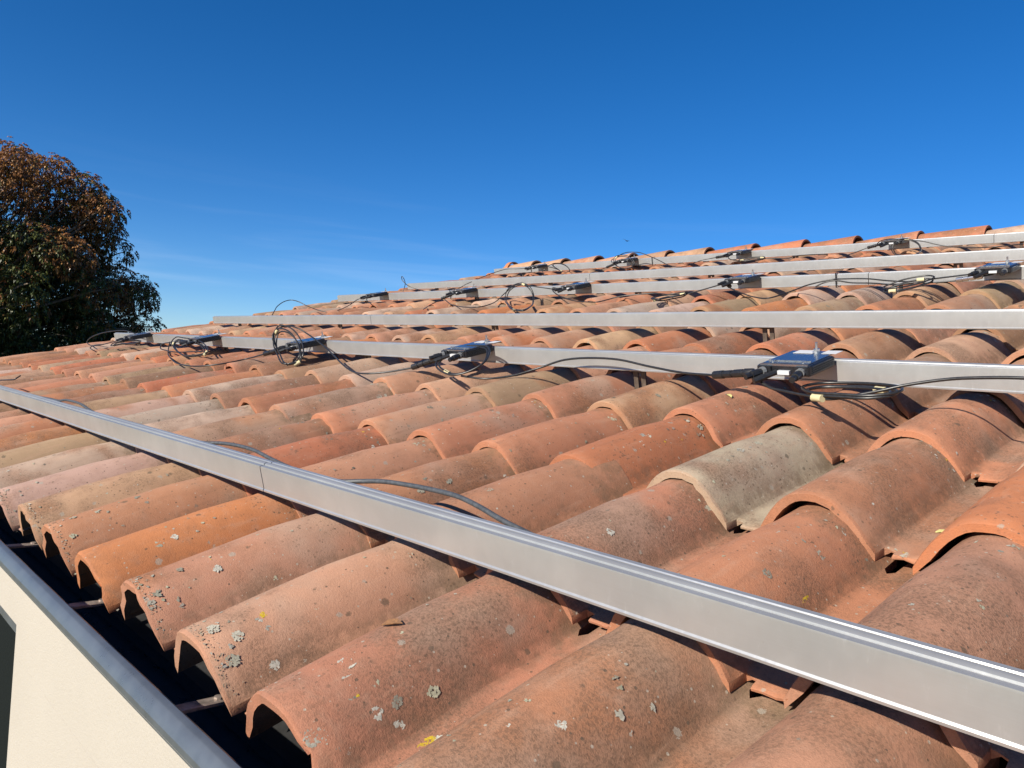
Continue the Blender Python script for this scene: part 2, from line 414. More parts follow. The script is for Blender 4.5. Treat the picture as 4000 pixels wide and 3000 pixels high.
PAL = dict(pink=(0.381, 0.196, 0.122), salmon=(0.376, 0.166, 0.093), red=(0.352, 0.129, 0.067), orange=(.410, .160, .066), tan=(0.381, 0.232, 0.141),
           brown=(0.277, 0.157, 0.093), grey=(.362, .278, .214), pale=(0.409, 0.284, 0.215), rust=(0.329, 0.144, 0.084), olive=(0.282, 0.187, 0.116))
KEYS = ['pink'] * 8 + ['salmon'] * 7 + ['red'] * 2 + ['orange'] * 2 + ['tan'] * 5 + ['brown'] * 3 + ['grey'] * 2 + ['pale'] * 4 + ['rust'] * 4 + ['olive'] * 2
OVER = {(0, 0): 'salmon', (1, 0): 'pink', (2, 0): 'pink', (3, 0): 'orange', (4, 0): 'rust', (5, 0): 'tan', (6, 0): 'pale', (7, 0): 'pale', (8, 0): 'olive', (9, 0): 'orange', (10, 0): 'salmon',
        (-1, 0): 'salmon', (-2, 0): 'pink', (-3, 0): 'pink', (-2, 1): 'pink', (-1, 1): 'salmon', (0, 1): 'salmon', (1, 1): 'rust', (2, 1): 'rust', (3, 1): 'pink', (4, 1): 'red', (5, 1): 'rust', (6, 1): 'pink', (7, 1): 'pale', (8, 1): 'grey',
        (-1, 2): 'salmon', (0, 2): 'grey', (1, 2): 'red', (2, 2): 'rust', (3, 2): 'salmon', (4, 2): 'pink', (5, 2): 'salmon', (6, 2): 'pink', (-2, 2): 'orange',
        (-1, 3): 'salmon', (0, 3): 'salmon', (1, 3): 'rust', (2, 3): 'tan', (3, 3): 'salmon', (4, 3): 'olive', (5, 3): 'tan', (6, 3): 'pink'}
tiles = []
for j in range(15):
    for i in range(-9, 24):
        key = OVER.get((i, j)) or rnd.choice(KEYS)
        c = PAL[key]; k = rnd.uniform(.88, 1.12)
        c = tuple(max(.02, q * k * rnd.uniform(.95, 1.05)) for q in c)
        dv, dh, tl = rnd.gauss(0, .016), rnd.gauss(0, .010), rnd.gauss(0, .006)
        if j == 0: dh -= .105; tl = math.radians(2.6) + rnd.gauss(0, .003)
        rz = rnd.gauss(0, .011); ry_ = rnd.gauss(0, .01)
        pos = RP(i + rnd.gauss(0, .012), j * GAUGE + dv, dh)
        rot = ROOF_ROT @ Matrix.Rotation(rz, 3, 'Z') @ Matrix.Rotation(tl, 3, 'X') @ Matrix.Rotation(ry_, 3, 'Y')
        mid = RP(i + .3, j * GAUGE + .7, .2); rel = mid - CAM; dep = -rel.dot(_z)
        inf = dep > .2 and abs(rel.dot(_x) / dep) < .66 and abs(rel.dot(_y) / dep) < .5
        vis = (1e3 / rel.length if inf else 1 / rel.length)
        tiles.append((vis, i, j, c, rnd.random(), pos, rot, rnd.randrange(NVAR)))
tiles.sort(key=lambda q: -q[0])
NEAR = {}
for q in tiles[:299]:
    vis, i, j, c, seed, pos, rot, k = q
    o = bpy.data.objects.new('tile', TILE[k][0]); link(o, roof)
    o.matrix_world = Matrix.Translation(pos) @ rot.to_4x4()
    o.color = (c[0], c[1], c[2], seed)
    NEAR[(i, j)] = (pos, rot)
mbv, mbf, mst, mcol, mseed = [], [], [], [], []
for q in tiles[299:]:
    vis, i, j, c, seed, pos, rot, k = q
    me, Vv, Ff, Ss = TILE[k]; b = len(mbv)
    mbv += [tuple(rot @ Vector(p) + pos) for p in Vv]; mbf += [tuple(b + x for x in f) for f in Ff]; mst += Ss
    mcol += [(*c, 1)] * len(Ff); mseed += [seed] * len(Ff)
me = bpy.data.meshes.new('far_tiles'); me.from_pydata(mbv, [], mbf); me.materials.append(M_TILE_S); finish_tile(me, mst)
ca = me.attributes.new('tile_col', 'FLOAT_COLOR', 'FACE'); ca.data.foreach_set('color', [x for c in mcol for x in c])
sa = me.attributes.new('tile_seed', 'FLOAT', 'FACE'); sa.data.foreach_set('value', mseed)
far = bpy.data.objects.new('far_tiles', me); link(far, roof); tag(far, kind='stuff')

# ---- ridge tiles: half-round, each lapping over the next one to the right
def ridge_mesh(seed):
    r = random.Random(seed); L = 1.98; n = 14; V = []; F = []; st = []
    ys = [0, .02, .35, .9, 1.5, L]
    rows = len(ys)
    for inner in (0, 1):
        for s in range(rows):
            R0 = (.455 - .075 * ys[s] / L) - (.062 if inner else 0) - (.008 if (s == 0 and not inner) else 0)
            for k in range(n + 1):
                an = math.pi * (1.04 * k / n - .02); wv = 1 + .012 * math.sin(3 * an + seed + ys[s])
                V.append((-ys[s], -math.cos(an) * R0 * 1.06 * wv, math.sin(an) * R0 * wv))
    o = rows * (n + 1)
    def quad(*ids, e=0): F.append(ids); st.append([(.3, abs(V[i][0]) / 2, e) for i in ids])
    for s in range(rows - 1):
        for k in range(n):
            a_, b_, c_, d_ = s * (n + 1) + k, s * (n + 1) + k + 1, (s + 1) * (n + 1) + k + 1, (s + 1) * (n + 1) + k
            quad(a_, d_, c_, b_, e=1.0 if s == 0 else 0); quad(o + b_, o + c_, o + d_, o + a_, e=.3)
    for k in range(n): quad(k, k + 1, o + k + 1, o + k, e=.6); q = (rows - 1) * (n + 1) + k; quad(q + 1, q, o + q, o + q + 1, e=.6)
    for s in range(rows - 1):
        for k in (0, n): a_, b_ = s * (n + 1) + k, (s + 1) * (n + 1) + k; quad(a_, b_, o + b_, o + a_, e=.6)
    me = bpy.data.meshes.new('ridge_tile'); me.from_pydata([(p[0] * W, p[1] * W, p[2] * W) for p in V], [], F); me.materials.append(M_TILE); finish_tile(me, st)
    return me
RM = [ridge_mesh(k) for k in range(4)]
RCOL = ['tan', 'tan', 'salmon', 'pink', 'brown', 'tan', 'red', 'red', 'red', 'salmon', 'red', 'pale', 'salmon', 'red', 'pink', 'tan', 'salmon', 'rust']
u0 = 22.35
for k in range(18):
    o = bpy.data.objects.new('ridge_tile', RM[k % 4]); link(o, roof)
    p = RP(u0 - k * 1.775 + rnd.gauss(0, .04), V_RIDGE, .12)
    o.matrix_world = Matrix.Translation(p) @ Matrix.Rotation(math.radians(-3.3) + rnd.gauss(0, .006), 4, 'Y') @ Matrix.Rotation(rnd.gauss(0, .008), 4, 'Z')
    c = PAL[RCOL[k]]; o.color = (c[0], c[1], c[2], rnd.random())
# end disc closing the ridge at the far gable
mb = MB(); n = 16; R0 = .46 * W; xx = RP(24.1, V_RIDGE, 0).x; cc = RP(24.1, V_RIDGE, .12)
ring = [(math.cos(math.pi * k / n) * R0, math.sin(math.pi * k / n) * R0) for k in range(n + 1)]
for r_ in (1.0, .86): mb.v += [(cc.x, cc.y + p[0] * r_, cc.z + p[1] * r_) for p in ring] + [(cc.x + .05, cc.y + p[0] * r_, cc.z + p[1] * r_) for p in ring]
m1 = n + 1
for k in range(n):
    mb.f += [(k, k + 1, m1 + k + 1, m1 + k), (2 * m1 + k + 1, 2 * m1 + k, 3 * m1 + k, 3 * m1 + k + 1), (m1 + k, m1 + k + 1, 3 * m1 + k + 1, 3 * m1 + k), (k + 1, k, 2 * m1 + k, 2 * m1 + k + 1)]
    mb.m += [0] * 4
o = mb.build('ridge_end_tile', M_TILE, roof, 40); o.color = (*PAL['orange'], .4)
# mortar bed and the back slope's weathered cover seen only from behind
mb = MB()
for k in range(40):
    ua = U_R + (U_L - U_R) * k / 40; ub = U_R + (U_L - U_R) * (k + 1) / 40
    mb.add([RP(ua, V_RIDGE - .3, -.1), RP(ub, V_RIDGE - .3, -.1), RP(ub, V_RIDGE - .3, .22), RP(ua, V_RIDGE - .3, .22)], [(3, 2, 1, 0)])
mb.build('mortar_bed', plain('mortar', (.32, .25, .19), .95, noise_amt=.2), roof)

# ---- walls: front wall with a tall window opening, gable and back walls
YW = -.075; XW0, XW1 = -.925, -2.55; ZW0, ZW1 = .25, 2.643
xr, xl = XR - .05, XL + .10
mb = MB()
mb.box(XW0, xr, YW, YW + .30, 0, 2.590); mb.box(xl, XW1, YW, YW + .30, 0, 2.590)
mb.box(XW1, XW0, YW, YW + .019, ZW1, 2.712); mb.box(XW0, xr, YW, YW + .019, 2.5902, 2.712); mb.box(xl, XW1, YW, YW + .019, 2.5902, 2.712)
mb.box(XW1, XW0, YW, YW + .30, 0, ZW0)
w1 = mb.build('wall', M_WALL, house); w1['label'] = 'cream rendered front wall below the gutter'
mb = MB()
gz = a[2].z - .06
for x0, x1 in ((xl, xl + .25), (xr - .25, xr)):
    q = [(YW + .302, 0), (YB - .3, 0), (YB - .3, 2.55), (ry, gz), (YW + .302, 2.66)]
    V = [(x0, y, z) for y, z in q] + [(x1, y, z) for y, z in q]
    mb.add(V, [(0, 1, 2, 3, 4), (9, 8, 7, 6, 5)] + [(k, 5 + k, 5 + (k + 1) % 5, (k + 1) % 5) for k in range(5)])
mb.box(xl + .252, xr - .252, YB - .55, YB - .302, 0, 2.5)
mb.build('gable_wall', M_WALL, house)
win = empty('window', (0, 0, 0), parent=house)
mb = MB(); fy0, fy1 = YW + .03, YW + .10
for (x0, x1, z0, z1) in ((XW0 - .045, XW0 - .001, ZW0, ZW1 - .001), (XW1 + .001, XW1 + .045, ZW0, ZW1 - .001)):
    mb.box(x0, x1, fy0, fy1, z0, z1)
mb.box(XW1 + .045, XW0 - .045, fy0, fy1, ZW1 - .05, ZW1 - .001); mb.box(XW1 + .045, XW0 - .045, fy0, fy1, ZW0, ZW0 + .05)
mb.box(XW0 - .062, XW0 - .047, fy0 + .012, fy1 - .01, ZW0 + .05, ZW1 - .052)
xm = (XW0 + XW1) / 2; mb.box(xm - .04, xm + .04, fy0 + .002, fy1, ZW0 + .05, ZW1 - .05)
mb.build('frame', M_FRAME, win)
for x0, x1 in ((XW1 + .045, xm - .04), (xm + .04, XW0 - .063)):
    m2 = MB(); m2.box(x0, x1, fy0 + .02, fy0 + .035, ZW0 + .05, ZW1 - .05); m2.build('pane', M_PANE, win)
m2 = MB(); m2.box(XW1 - .05, XW0 + .05, YW - .03, YW + .03, ZW0 - .04, ZW0 - .002); m2.build('sill', M_FRAME, win)

# ---- gutter: folded metal channel with a rolled front lip
sec = [(.098, 2.690), (.098, 2.612), (-.052, 2.604), (-.0580, 2.738), (-.0595, 2.7425), (-.0630, 2.7448), (-.0700, 2.7440), (-.0725, 2.7425), (-.0780, 2.7345), (-.0812, 2.7290), (-.0812, 2.7215), (-.0795, 2.7185), (-.0770, 2.7180), (-.0770, 2.7135), (-.055, 2.7135), (-.055, 2.598), (.102, 2.606), (.102, 2.690)]
mb = MB(); n = len(sec); xs = [xr - .01 - (xr - xl - .02) * k / 24 for k in range(25)]
for x in xs: mb.v += [(x, y, z + .0012 * math.sin(x * 3.1)) for y, z in sec]
for s in range(24):
    for k in range(n): mb.f.append((s * n + k, s * n + (k + 1) % n, (s + 1) * n + (k + 1) % n, (s + 1) * n + k)); mb.m.append(0)
mb.f += [tuple(range(n - 1, -1, -1)), tuple(24 * n + k for k in range(n))]; mb.m += [0, 0]
gut = mb.build('gutter', M_GUTTER, house, 28)
mb = MB(); p0, p1 = RP(0, .30, -.30), RP(0, 3.0, -.30)
mb.add([(xr, .080, 2.655), (xl, .080, 2.655), (xl, p1.y, p1.z), (xr, p1.y, p1.z), (xr, .084, 2.618), (xl, .084, 2.618)], [(0, 3, 2, 1), (0, 1, 5, 4)])
mb.build('eave_sheet', M_SHEET, house)
x = .20
while x > xl + .1:
    m2 = MB(); m2.bbox(x - .0095, x + .0095, -.058, .0965, 2.712, 2.7185, .0015)
    m2.add([(x + .006 * math.cos(t), .012 + .006 * math.sin(t), 2.7187 + q) for q in (0, .0025) for t in [6.283 * k / 8 for k in range(8)]], [tuple(range(8, 16))] + [(k, (k + 1) % 8, 8 + (k + 1) % 8, 8 + k) for k in range(8)])
    m2.build('bracket', M_BRACKET, gut)
    x -= .476

# ------------------------------------------------------------------ lichen crusts on the nearer tiles (uncountable)
mv, mf, mc = [], [], []
def surf(i, j, x, y):
    pos, rot = NEAR[(i, j)]
    z = top_z(x, y); e = .01
    dx = (top_z(x + e, y) - top_z(x - e, y)) / (2 * e); dy = (top_z(x, y + e) - top_z(x, y - e)) / (2 * e)
    nrm = Vector((-dx, -dy, 1)).normalized()
    return rot @ (Vector((x, y, z)) * W) + pos, (rot @ nrm)
LC = [(.50, .47, .38), (.57, .54, .46), (.42, .40, .31), (.29, .26, .20), (.50, .48, .34)]
def shade(col, a_, b_):
    k_ = rnd.uniform(a_, b_); return tuple(c * k_ for c in col)
def flake(p, nrm, size, col):
    t1 = nrm.orthogonal().normalized(); t2 = nrm.cross(t1); a0 = rnd.uniform(0, 6.28); n = 6
    tilt = Vector((rnd.gauss(0, .25), rnd.gauss(0, .25)))
    b = len(mv); ce = p + nrm * size * .09
    mv.append(tuple(ce))
    for k in range(n):
        an = a0 + 6.283 * k / n; rr = size * rnd.choice((.45, .8, 1.35)) * rnd.uniform(.8, 1.2); q = Vector((math.cos(an) * rr, math.sin(an) * rr))
        mv.append(tuple(p + t1 * q.x + t2 * q.y + nrm * (size * .04 + abs(q.dot(tilt)) * .22)))
    for k in range(n): mf.append((b, b + 1 + k, b + 1 + (k + 1) % n)); mc.append(col)
for (i, j), (pos, rot) in NEAR.items():
    d = (pos - CAM).length
    if d > 3.6: continue
    cnt = int({0: 36, 1: 24, 2: 24, 3: 20}.get(j, 9) * rnd.uniform(.4, 1.4) * (1.0 if d < 2 else .55))
    for _ in range(cnt):
        if rnd.random() < .2: x = rnd.uniform(.06, .22)
        else: x = -.385 + rnd.triangular(-.35, .36, .2)
        y = rnd.uniform(.04, GAUGE - .02)
        if j == 0 and rnd.random() < .5: y = abs(rnd.gauss(.03, .16)) + .025
        if j > 0 and rnd.random() < .35: y = GAUGE - abs(rnd.gauss(0, .06)) - .02; x = -.385 + rnd.uniform(.05, .36)
        p, nn = surf(i, j, x, y)
        if nn.dot(CAM - p) < 0: continue
        big = rnd.random() < .07
        kq = rnd.uniform(.4, .72); col = tuple(c * kq for c in rnd.choice(LC))
        if rnd.random() < .035: col = (.48, .31, .02)
        R_ = (rnd.uniform(.004, .008) if big else rnd.uniform(.0008, .004)) * (1.0 if d < 2 else 1.25)
        nf = int(8 + R_ * 2600) if big else rnd.randint(1, 7)
        t1 = nn.orthogonal().normalized(); t2 = nn.cross(t1)
        for _k in range(nf):
            an = rnd.uniform(0, 6.28); rr = R_ * math.sqrt(rnd.random())
            flake(p + t1 * math.cos(an) * rr + t2 * math.sin(an) * rr, nn, rnd.uniform(.0008, .0024) * (1.15 if big else 1), shade(col, .8, 1.15))
# pale and dark crust thick along the front edge of the eave course
for (i, j), (pos, rot) in NEAR.items():
    if j != 0 or (pos - CAM).length > 3: continue
    for _ in range(120):
        x = -.385 + rnd.uniform(-.37, .37); y = .02 + abs(rnd.gauss(0, .035)); p, nn = surf(i, j, x, y)
        flake(p, nn, rnd.uniform(.0006, .0017), shade(rnd.choice([(.36, .29, .21), (.32, .22, .15), (.24, .19, .13), (.38, .35, .29)]), .6, 1.0))
# a few chosen patches: the yellow one low in the frame, pale rosettes on the near eave tile
def patch(i, j, x, y, R_, col, nf, fs=.0028):
    if (i, j) not in NEAR: return
    p, nn = surf(i, j, x, y); t1 = nn.orthogonal().normalized(); t2 = nn.cross(t1)
    for _k in range(nf):
        an = rnd.uniform(0, 6.28); rr = R_ * math.sqrt(rnd.random())
        flake(p + t1 * math.cos(an) * rr + t2 * math.sin(an) * rr, nn, rnd.uniform(.6, 1.2) * fs, shade(col, .5, .78))
YEL = (.60, .41, .02)
for i, j, x, y, R_, col, nf in ((0, 0, .085, .475, .011, YEL, 90), (0, 0, -.178, .32, .005, YEL, 34), (0, 0, -.321, .38, .010, LC[1], 80), (0, 0, -.367, .241, .008, LC[1], 55), (0, 0, -.222, .324, .0085, LC[1], 60),
        (0, 0, -.063, .656, .007, LC[4], 50), (0, 0, -.092, .357, .0065, LC[1], 55), (0, 0, -.035, .424, .006, LC[1], 45), (0, 0, -.089, .469, .006, LC[3], 36), (0, 0, -.166, .199, .007, LC[3], 36), (0, 0, -.15, .29, .006, LC[3], 30),
        (0, 0, -.125, .045, .008, LC[0], 50), (0, 0, -.115, .092, .008, LC[0], 50), (0, 0, -.081, .142, .008, LC[3], 44), (0, 0, .10, .53, .006, LC[1], 36), (-1, 0, -.307, .478, .005, LC[1], 26), (-1, 0, -.214, .648, .005, LC[1], 26),
        (-1, 1, -.144, 1.16, .006, LC[2], 36), (-1, 1, -.013, 1.192, .006, LC[1], 30), (-1, 1, -.04, .80, .009, YEL, 60), (-1, 1, .04, .70, .007, YEL, 40), (-1, 1, -.187, .668, .006, LC[3], 26), (0, 2, -.305, .958, .006, LC[2], 26),
        (-1, 2, .13, .12, .010, LC[0], 60), (-1, 2, .10, .16, .008, YEL, 40), (-1, 2, .134, .684, .008, LC[0], 46), (-1, 1, .129, 1.423, .008, LC[1], 40), (1, 0, -.2, .2, .007, LC[0], 44), (1, 0, -.3, .12, .008, LC[0], 50), (1, 0, -.12, .12, .008, LC[2], 50),
        (1, 0, -.05, .3, .006, LC[1], 40), (1, 0, -.25, .38, .004, YEL, 16), (2, 0, -.2, .5, .006, LC[1], 40), (2, 0, -.3, .3, .005, LC[3], 30), (0, 1, -.2, .6, .006, LC[1], 30), (1, 2, -.2, .7, .006, LC[1], 34), (2, 1, -.15, .6, .006, LC[2], 34), (3, 0, -.2, .6, .006, LC[1], 34)):
    patch(i, j, x, y, R_, col, nf, .0019)
me = bpy.data.meshes.new('lichen'); me.from_pydata(mv, [], mf)
ca = me.attributes.new('lichen_col', 'FLOAT_COLOR', 'FACE'); ca.data.foreach_set('color', [x for c in mc for x in (*c, 1)])
t = NT('lichen'); t.put(t.b.inputs['Base Color'], t.attr('lichen_col').outputs['Color']); t.b.inputs['Roughness'].default_value = .95
me.materials.append(t.mat); lo = bpy.data.objects.new('lichen', me); link(lo, roof); tag(lo, kind='stuff')

# ------------------------------------------------------------------ mounting rails
# section in (v, h) tile widths, front bottom corner at 0,0 ; the top carries a slot and a raised bead
RS = [(0, 0), (-.008, .003), (-.009, .016), (-.001, .024), (0, .030),  (0, .196), (.003, .207), (.030, .208), (.034, .200), (.040, .214), (.052, .220), (.066, .220), (.076, .214), (.080, .198), (.084, .150), (.096, .150), (.098, .204), (.102, .210), (.124, .210), (.127, .205), (.127, .006), (.122, 0)]
RAILS = [  # v, joints (u), label
    (1.228, [2.92], 'silver aluminium rail nearest the gutter, running from lower right up to the left edge'),
    (5.765, [], 'silver rail second up from the gutter, carrying the nearest black optimizers'),
    (8.665, [12.69], 'bare silver rail third up from the gutter, without any black boxes'),
    (13.10, [3.31], 'silver rail fourth up from the gutter with black boxes and a round cable loop'),
    (16.08, [12.55], 'bare silver rail fifth up, between two rails with black boxes'),
    (20.42, [3.45], 'topmost silver rail just below the ridge tiles')]
RAIL_OBJ = []
for rv, joints, lab in RAILS:
    base = RP(6, rv, .34); root = empty('mounting_rail', base)
    tag(root, lab, 'rail', 'aluminium mounting rails across the roof')
    cuts = [21.5] + sorted(joints, reverse=True) + [-8.5]
    for k in range(len(cuts) - 1):
        ua, ub = cuts[k] - (.006 if k else 0), cuts[k + 1] + (.006 if k + 2 < len(cuts) else 0)
        dh = rnd.uniform(-.003, .003) if k else 0
        m2 = MB(); n = len(RS); ns = 12
        for s in range(ns + 1):
            u = ua + (ub - ua) * s / ns
            m2.v += [tuple(RP(u, rv + p[0], .34 + p[1] + dh + .0015 * math.sin(u * 1.3 + rv)) - base) for p in RS]
        for s in range(ns):
            for q in range(n): m2.f.append((s * n + q, (s + 1) * n + q, (s + 1) * n + (q + 1) % n, s * n + (q + 1) % n)); m2.m.append(0)
        m2.f += [tuple(range(n)), tuple(ns * n + q for q in range(n - 1, -1, -1))]; m2.m += [0, 0]
        m2.build('rail_section', M_ALU, root, 30)
    for hu in ((-2.85, 2.85, 8.58, 14.25, 19.9) if rv > 2 else ()):
        m2 = MB()
        def X(x, y, z): return RP(x, y, z) - base
        for (xa, xb, za, zb) in ((hu - .085, hu - .022, -.20, .338), (hu + .022, hu + .085, -.20, .338), (hu - .022, hu + .022, .30, .338), (hu - .022, hu + .022, -.20, .10)):
            m2.box(xa, xb, rv + .095, rv + .120, za, zb, xf=X)
        m2.box(hu - .08, hu + .08, rv - .0, rv + .30, -.24, -.205, xf=X)
        m2.build('roof_hook', M_HOOK, root)
    RAIL_OBJ.append((root, base))
# black clamp behind the joint of the lowest rail
root, base = RAIL_OBJ[0]
m2 = MB(); m2.bbox(-.035, .035, -.012, .014, -.014, .014, .003)
o = m2.build('end_clamp', M_BLACK, root); o.matrix_world = Matrix.Translation(RP(2.62, 1.41, .49)) @ ROOF_ROT.to_4x4()
ties = {3: [3.894, 15.256], 5: [13.58, 19.338], 1: [15.244]}
for ri, us in ties.items():
    root, base = RAIL_OBJ[ri]; rv = RAILS[ri][0]
    for tu in us:
        m2 = MB(); c = [(-.022, -.03), (-.022, .235), (.15, .235), (.15, -.03)]
        for q in range(4):
            (ya, za), (yb, zb) = c[q], c[(q + 1) % 4]
            m2.box(tu - .012, tu + .012, rv + min(ya, yb) - .003, rv + max(ya, yb) + .003, .34 + min(za, zb) - .003, .34 + max(za, zb) + .003, xf=lambda x, y, z: RP(x, y, z) - base)
        m2.build('cable_tie', M_BLACK, root)

# ------------------------------------------------------------------ power optimizers
def optimizer():
    """local x right, y up the slope, z off the roof; origin on the rail's front top edge at the right end"""
    root = empty('power_optimizer')
    w_, d_, t_ = .51 * W, .45 * W, .098 * W; z1 = .055 * W; z0 = z1 - t_; y0, y1 = -.50 * W, -.012 * W
    m = MB(); m.bbox(-w_, 0, y0, y1, z0, z1, .0025)
    for k in range(4):
        z = z0 + t_ * (.2 + .2 * k); m.box(0, .0022, y0 + .008, y1 - .006, z, z + t_ * .09)
        m.box(-w_ - .0022, -w_, y0 + .008, y1 - .006, z, z + t_ * .09)
    for x0, x1 in ((-w_ * .98, -w_ * .72), (-w_ * .26, -w_ * .02)): m.bbox(x0, x1, y0 - .006, y0 + .004, z0 + .003, z1 - .001, .0012)
    m.build('case', M_CASE, root)
    m = MB(); m.box(-w_ * .93, -w_ * .07, y0 + .010, .125 * W, z1 + .0002, z1 + .0022); m.box(-w_ * .90, -w_ * .10, y0 + .028, y0 + .032, z1 + .0022, z1 + .0050)
    m.box(-w_ * .95, -w_ * .05, y0 + .0005, y0 + .0022, z1 - .003, z1 + .0020)
    pl = m.build('mounting_plate', M_TOPPLATE, root)
    for x, y in ((-w_ * .78, y0 + .020), (-w_ * .2, y0 + .018)):
        m = MB(); m.tube([(x, y, z1 + .002), (x, y, z1 + .0055)], .003, 8); m.build('rivet', M_STEEL, pl, 40)
    bx, by = -w_ * .40, .060 * W
    m = MB(); m.tube([(bx, by, z1), (bx, by, z1 + .025)], .0032, 10); bo = m.build('bolt', M_STEEL, root, 40)
    m = MB(); m.tube([(bx, by, z1 + .0022), (bx, by, z1 + .0038)], .0095, 14); m.tube([(bx, by, z1 + .0038), (bx, by, z1 + .0105)], .0072, 6); m.build('nut', M_STEEL, bo, 40)
    for x0, x1, yy in ((-w_ * .80, -w_ * .42, .040 * W), (-w_ * .26, w_ * .02, .050 * W)):
        m = MB(); m.box(x0, x1, yy - .012, yy + .022, z1 + .0028, z1 + .0032); m.build('sticker', M_STICK, root)
    m = MB(); m.box(-w_ * .58, -w_ * .36, y0 - .0085, y0 - .0005, z0 + .004, z0 + .0125); m.build('label_plate', M_STICK, root)
    zc = (z0 + z1) / 2 - .001
    for x, ang in ((-w_ * .84, -35), (-w_ * .15, 8)):
        d = Vector((math.sin(math.radians(ang)) * .7, -1, -.10)).normalized(); p = Vector((x, y0 - .004, zc))
        m = MB(); m.tube([p, p + d * .016, p + d * .018, p + d * .036, p + d * .0365, p + d * .052], [.0075, .0075, .009, .009, .0068, .0068], 10)
        c = m.build('connector', M_BLACK, root, 35)
        m = MB(); m.tube([p + d * .002, p + d * .010], .0102, 10); m.build('collar', M_COLLAR, c, 35)
    x = -w_ * .62; p = Vector((x, y0 - .002, zc - .002)); d = Vector((-.55, -.8, -.22)).normalized()
    m = MB(); m.tube([p, p + d * .03, p + d * .031, p + d * .055], [.0062, .0062, .0078, .0070], 10); m.build('connector', M_BLACK, root, 35)
    return root
def copy_tree(o, parent=None):
    c = o.copy(); COL.objects.link(c); c.parent = parent
    for ch in list(o.children): copy_tree(ch, c)
    return c
R2 = ', on the second rail up from the gutter'; R4 = ', on the fourth rail up'; R6 = ', on the topmost rail'
OPT = [(1, .47, 'black power optimizer with upright bolt, largest and nearest to the camera'),
       (1, 5.22, 'black power optimizer with a slanted cable coil hung round it, second rail'),
       (1, 9.68, 'black power optimizer behind a tall upright cable coil, second rail'),
       (1, 14.15, 'black power optimizer second from the left end' + R2),
       (1, 18.40, 'black power optimizer nearest the far left end of the second rail, below the tree'),
       (3, .93, 'black power optimizer cut by the right edge of the picture' + R4),
       (3, 5.42, 'black power optimizer left of the flat taped cable bundle' .replace('left', 'right') + R4),
       (3, 9.88, 'black power optimizer just right of the round upright cable loop' + R4),
       (3, 14.05, 'black power optimizer just left of the round upright cable loop' + R4),
       (3, 18.40, 'black power optimizer nearest the left end' + R4),
       (5, 5.40, 'black power optimizer nearest the right edge' + R6),
       (5, 9.92, 'black power optimizer second from the right' + R6),
       (5, 14.16, 'black power optimizer ringed by a small upright cable coil' + R6),
       (5, 18.45, 'black power optimizer at the left end' + R6)]
proto = optimizer()
for k, (ri, u, lab) in enumerate(OPT):
    o = proto if k == 0 else copy_tree(proto)
    o.location = RP(u, RAILS[ri][0], .548); o.rotation_euler = (ROOF_ROT @ Matrix.Rotation(rnd.gauss(0, .025), 3, 'Z')).to_euler()
    tag(o, lab, 'optimizer', 'black power optimizers along the rails')

# ------------------------------------------------------------------ cables
CON= {'b': [(1.513, 5.35, 0.451),(1.001, 5.25, 0.526)], 'c': [(6.318, 5.15, 0.358),(5.909, 5.3, 0.465)], 'd': [(10.928, 5.1, 0.397),(10.196, 5.3, 0.523)], 'd2': [(15.783, 5.25, 0.508),(14.508, 5.3, 0.535)], 'e': [(19.856, 5.1, 0.433),(18.579, 5.3, 0.53)], 'f': [(19.08, 12.5, 0.499),(18.714, 12.65, 0.538)], 'g': [(14.881, 12.45, 0.411),(14.577, 12.6, 0.5)], 'h': [(10.675, 12.6, 0.548),(10.389, 12.62, 0.5)], 'i': [(5.903, 12.6, 0.522),(5.776, 12.55, 0.456)], 'j': [(1.703, 12.6, 0.428),(1.32, 12.6, 0.476)], 'k': [(19.186, 19.95, 0.536),(18.89, 19.97, 0.507)], 'l': [(15.101, 19.85, 0.384),(14.804, 19.95, 0.482)], 'm': [(10.84, 19.95, 0.469),(10.436, 19.98, 0.504)], 'n': [(6.265, 19.95, 0.464),(6.047, 19.98, 0.506)]}
TAPE= {'a_coil': [(0.204, 4.9, 0.426),(-0.122, 5.3, 0.415)], 'b_coil': [(5.286, 5.6, 0.586),(5.178, 4.9, 0.396)], 'c_coil': [(10.354, 5.2, 0.81),(9.395, 5.0, 0.32)], 'd_coil': [(15.434, 5.2, 0.471),(13.201, 5.0, 0.374)], 'h_coil': [(11.536, 12.5, 0.695),(10.172, 10.811, 0.315)], 'i_coil': [(7.137, 11.918, 0.315),(6.826, 12.4, 0.344)], 'j_coil': [(2.494, 12.1, 0.352),(2.218, 12.55, 0.452)], 'k_coil': [(17.115, 19.7, 0.37)], 'l_coil': [(14.667, 19.9, 0.692)], 'm_coil': [(9.721, 19.55, 0.361),(9.19, 19.75, 0.384)], 'n_coil': [(5.266, 19.95, 0.592)]}
TIES= [3.894, 13.58, 19.338, 15.256, 15.244]
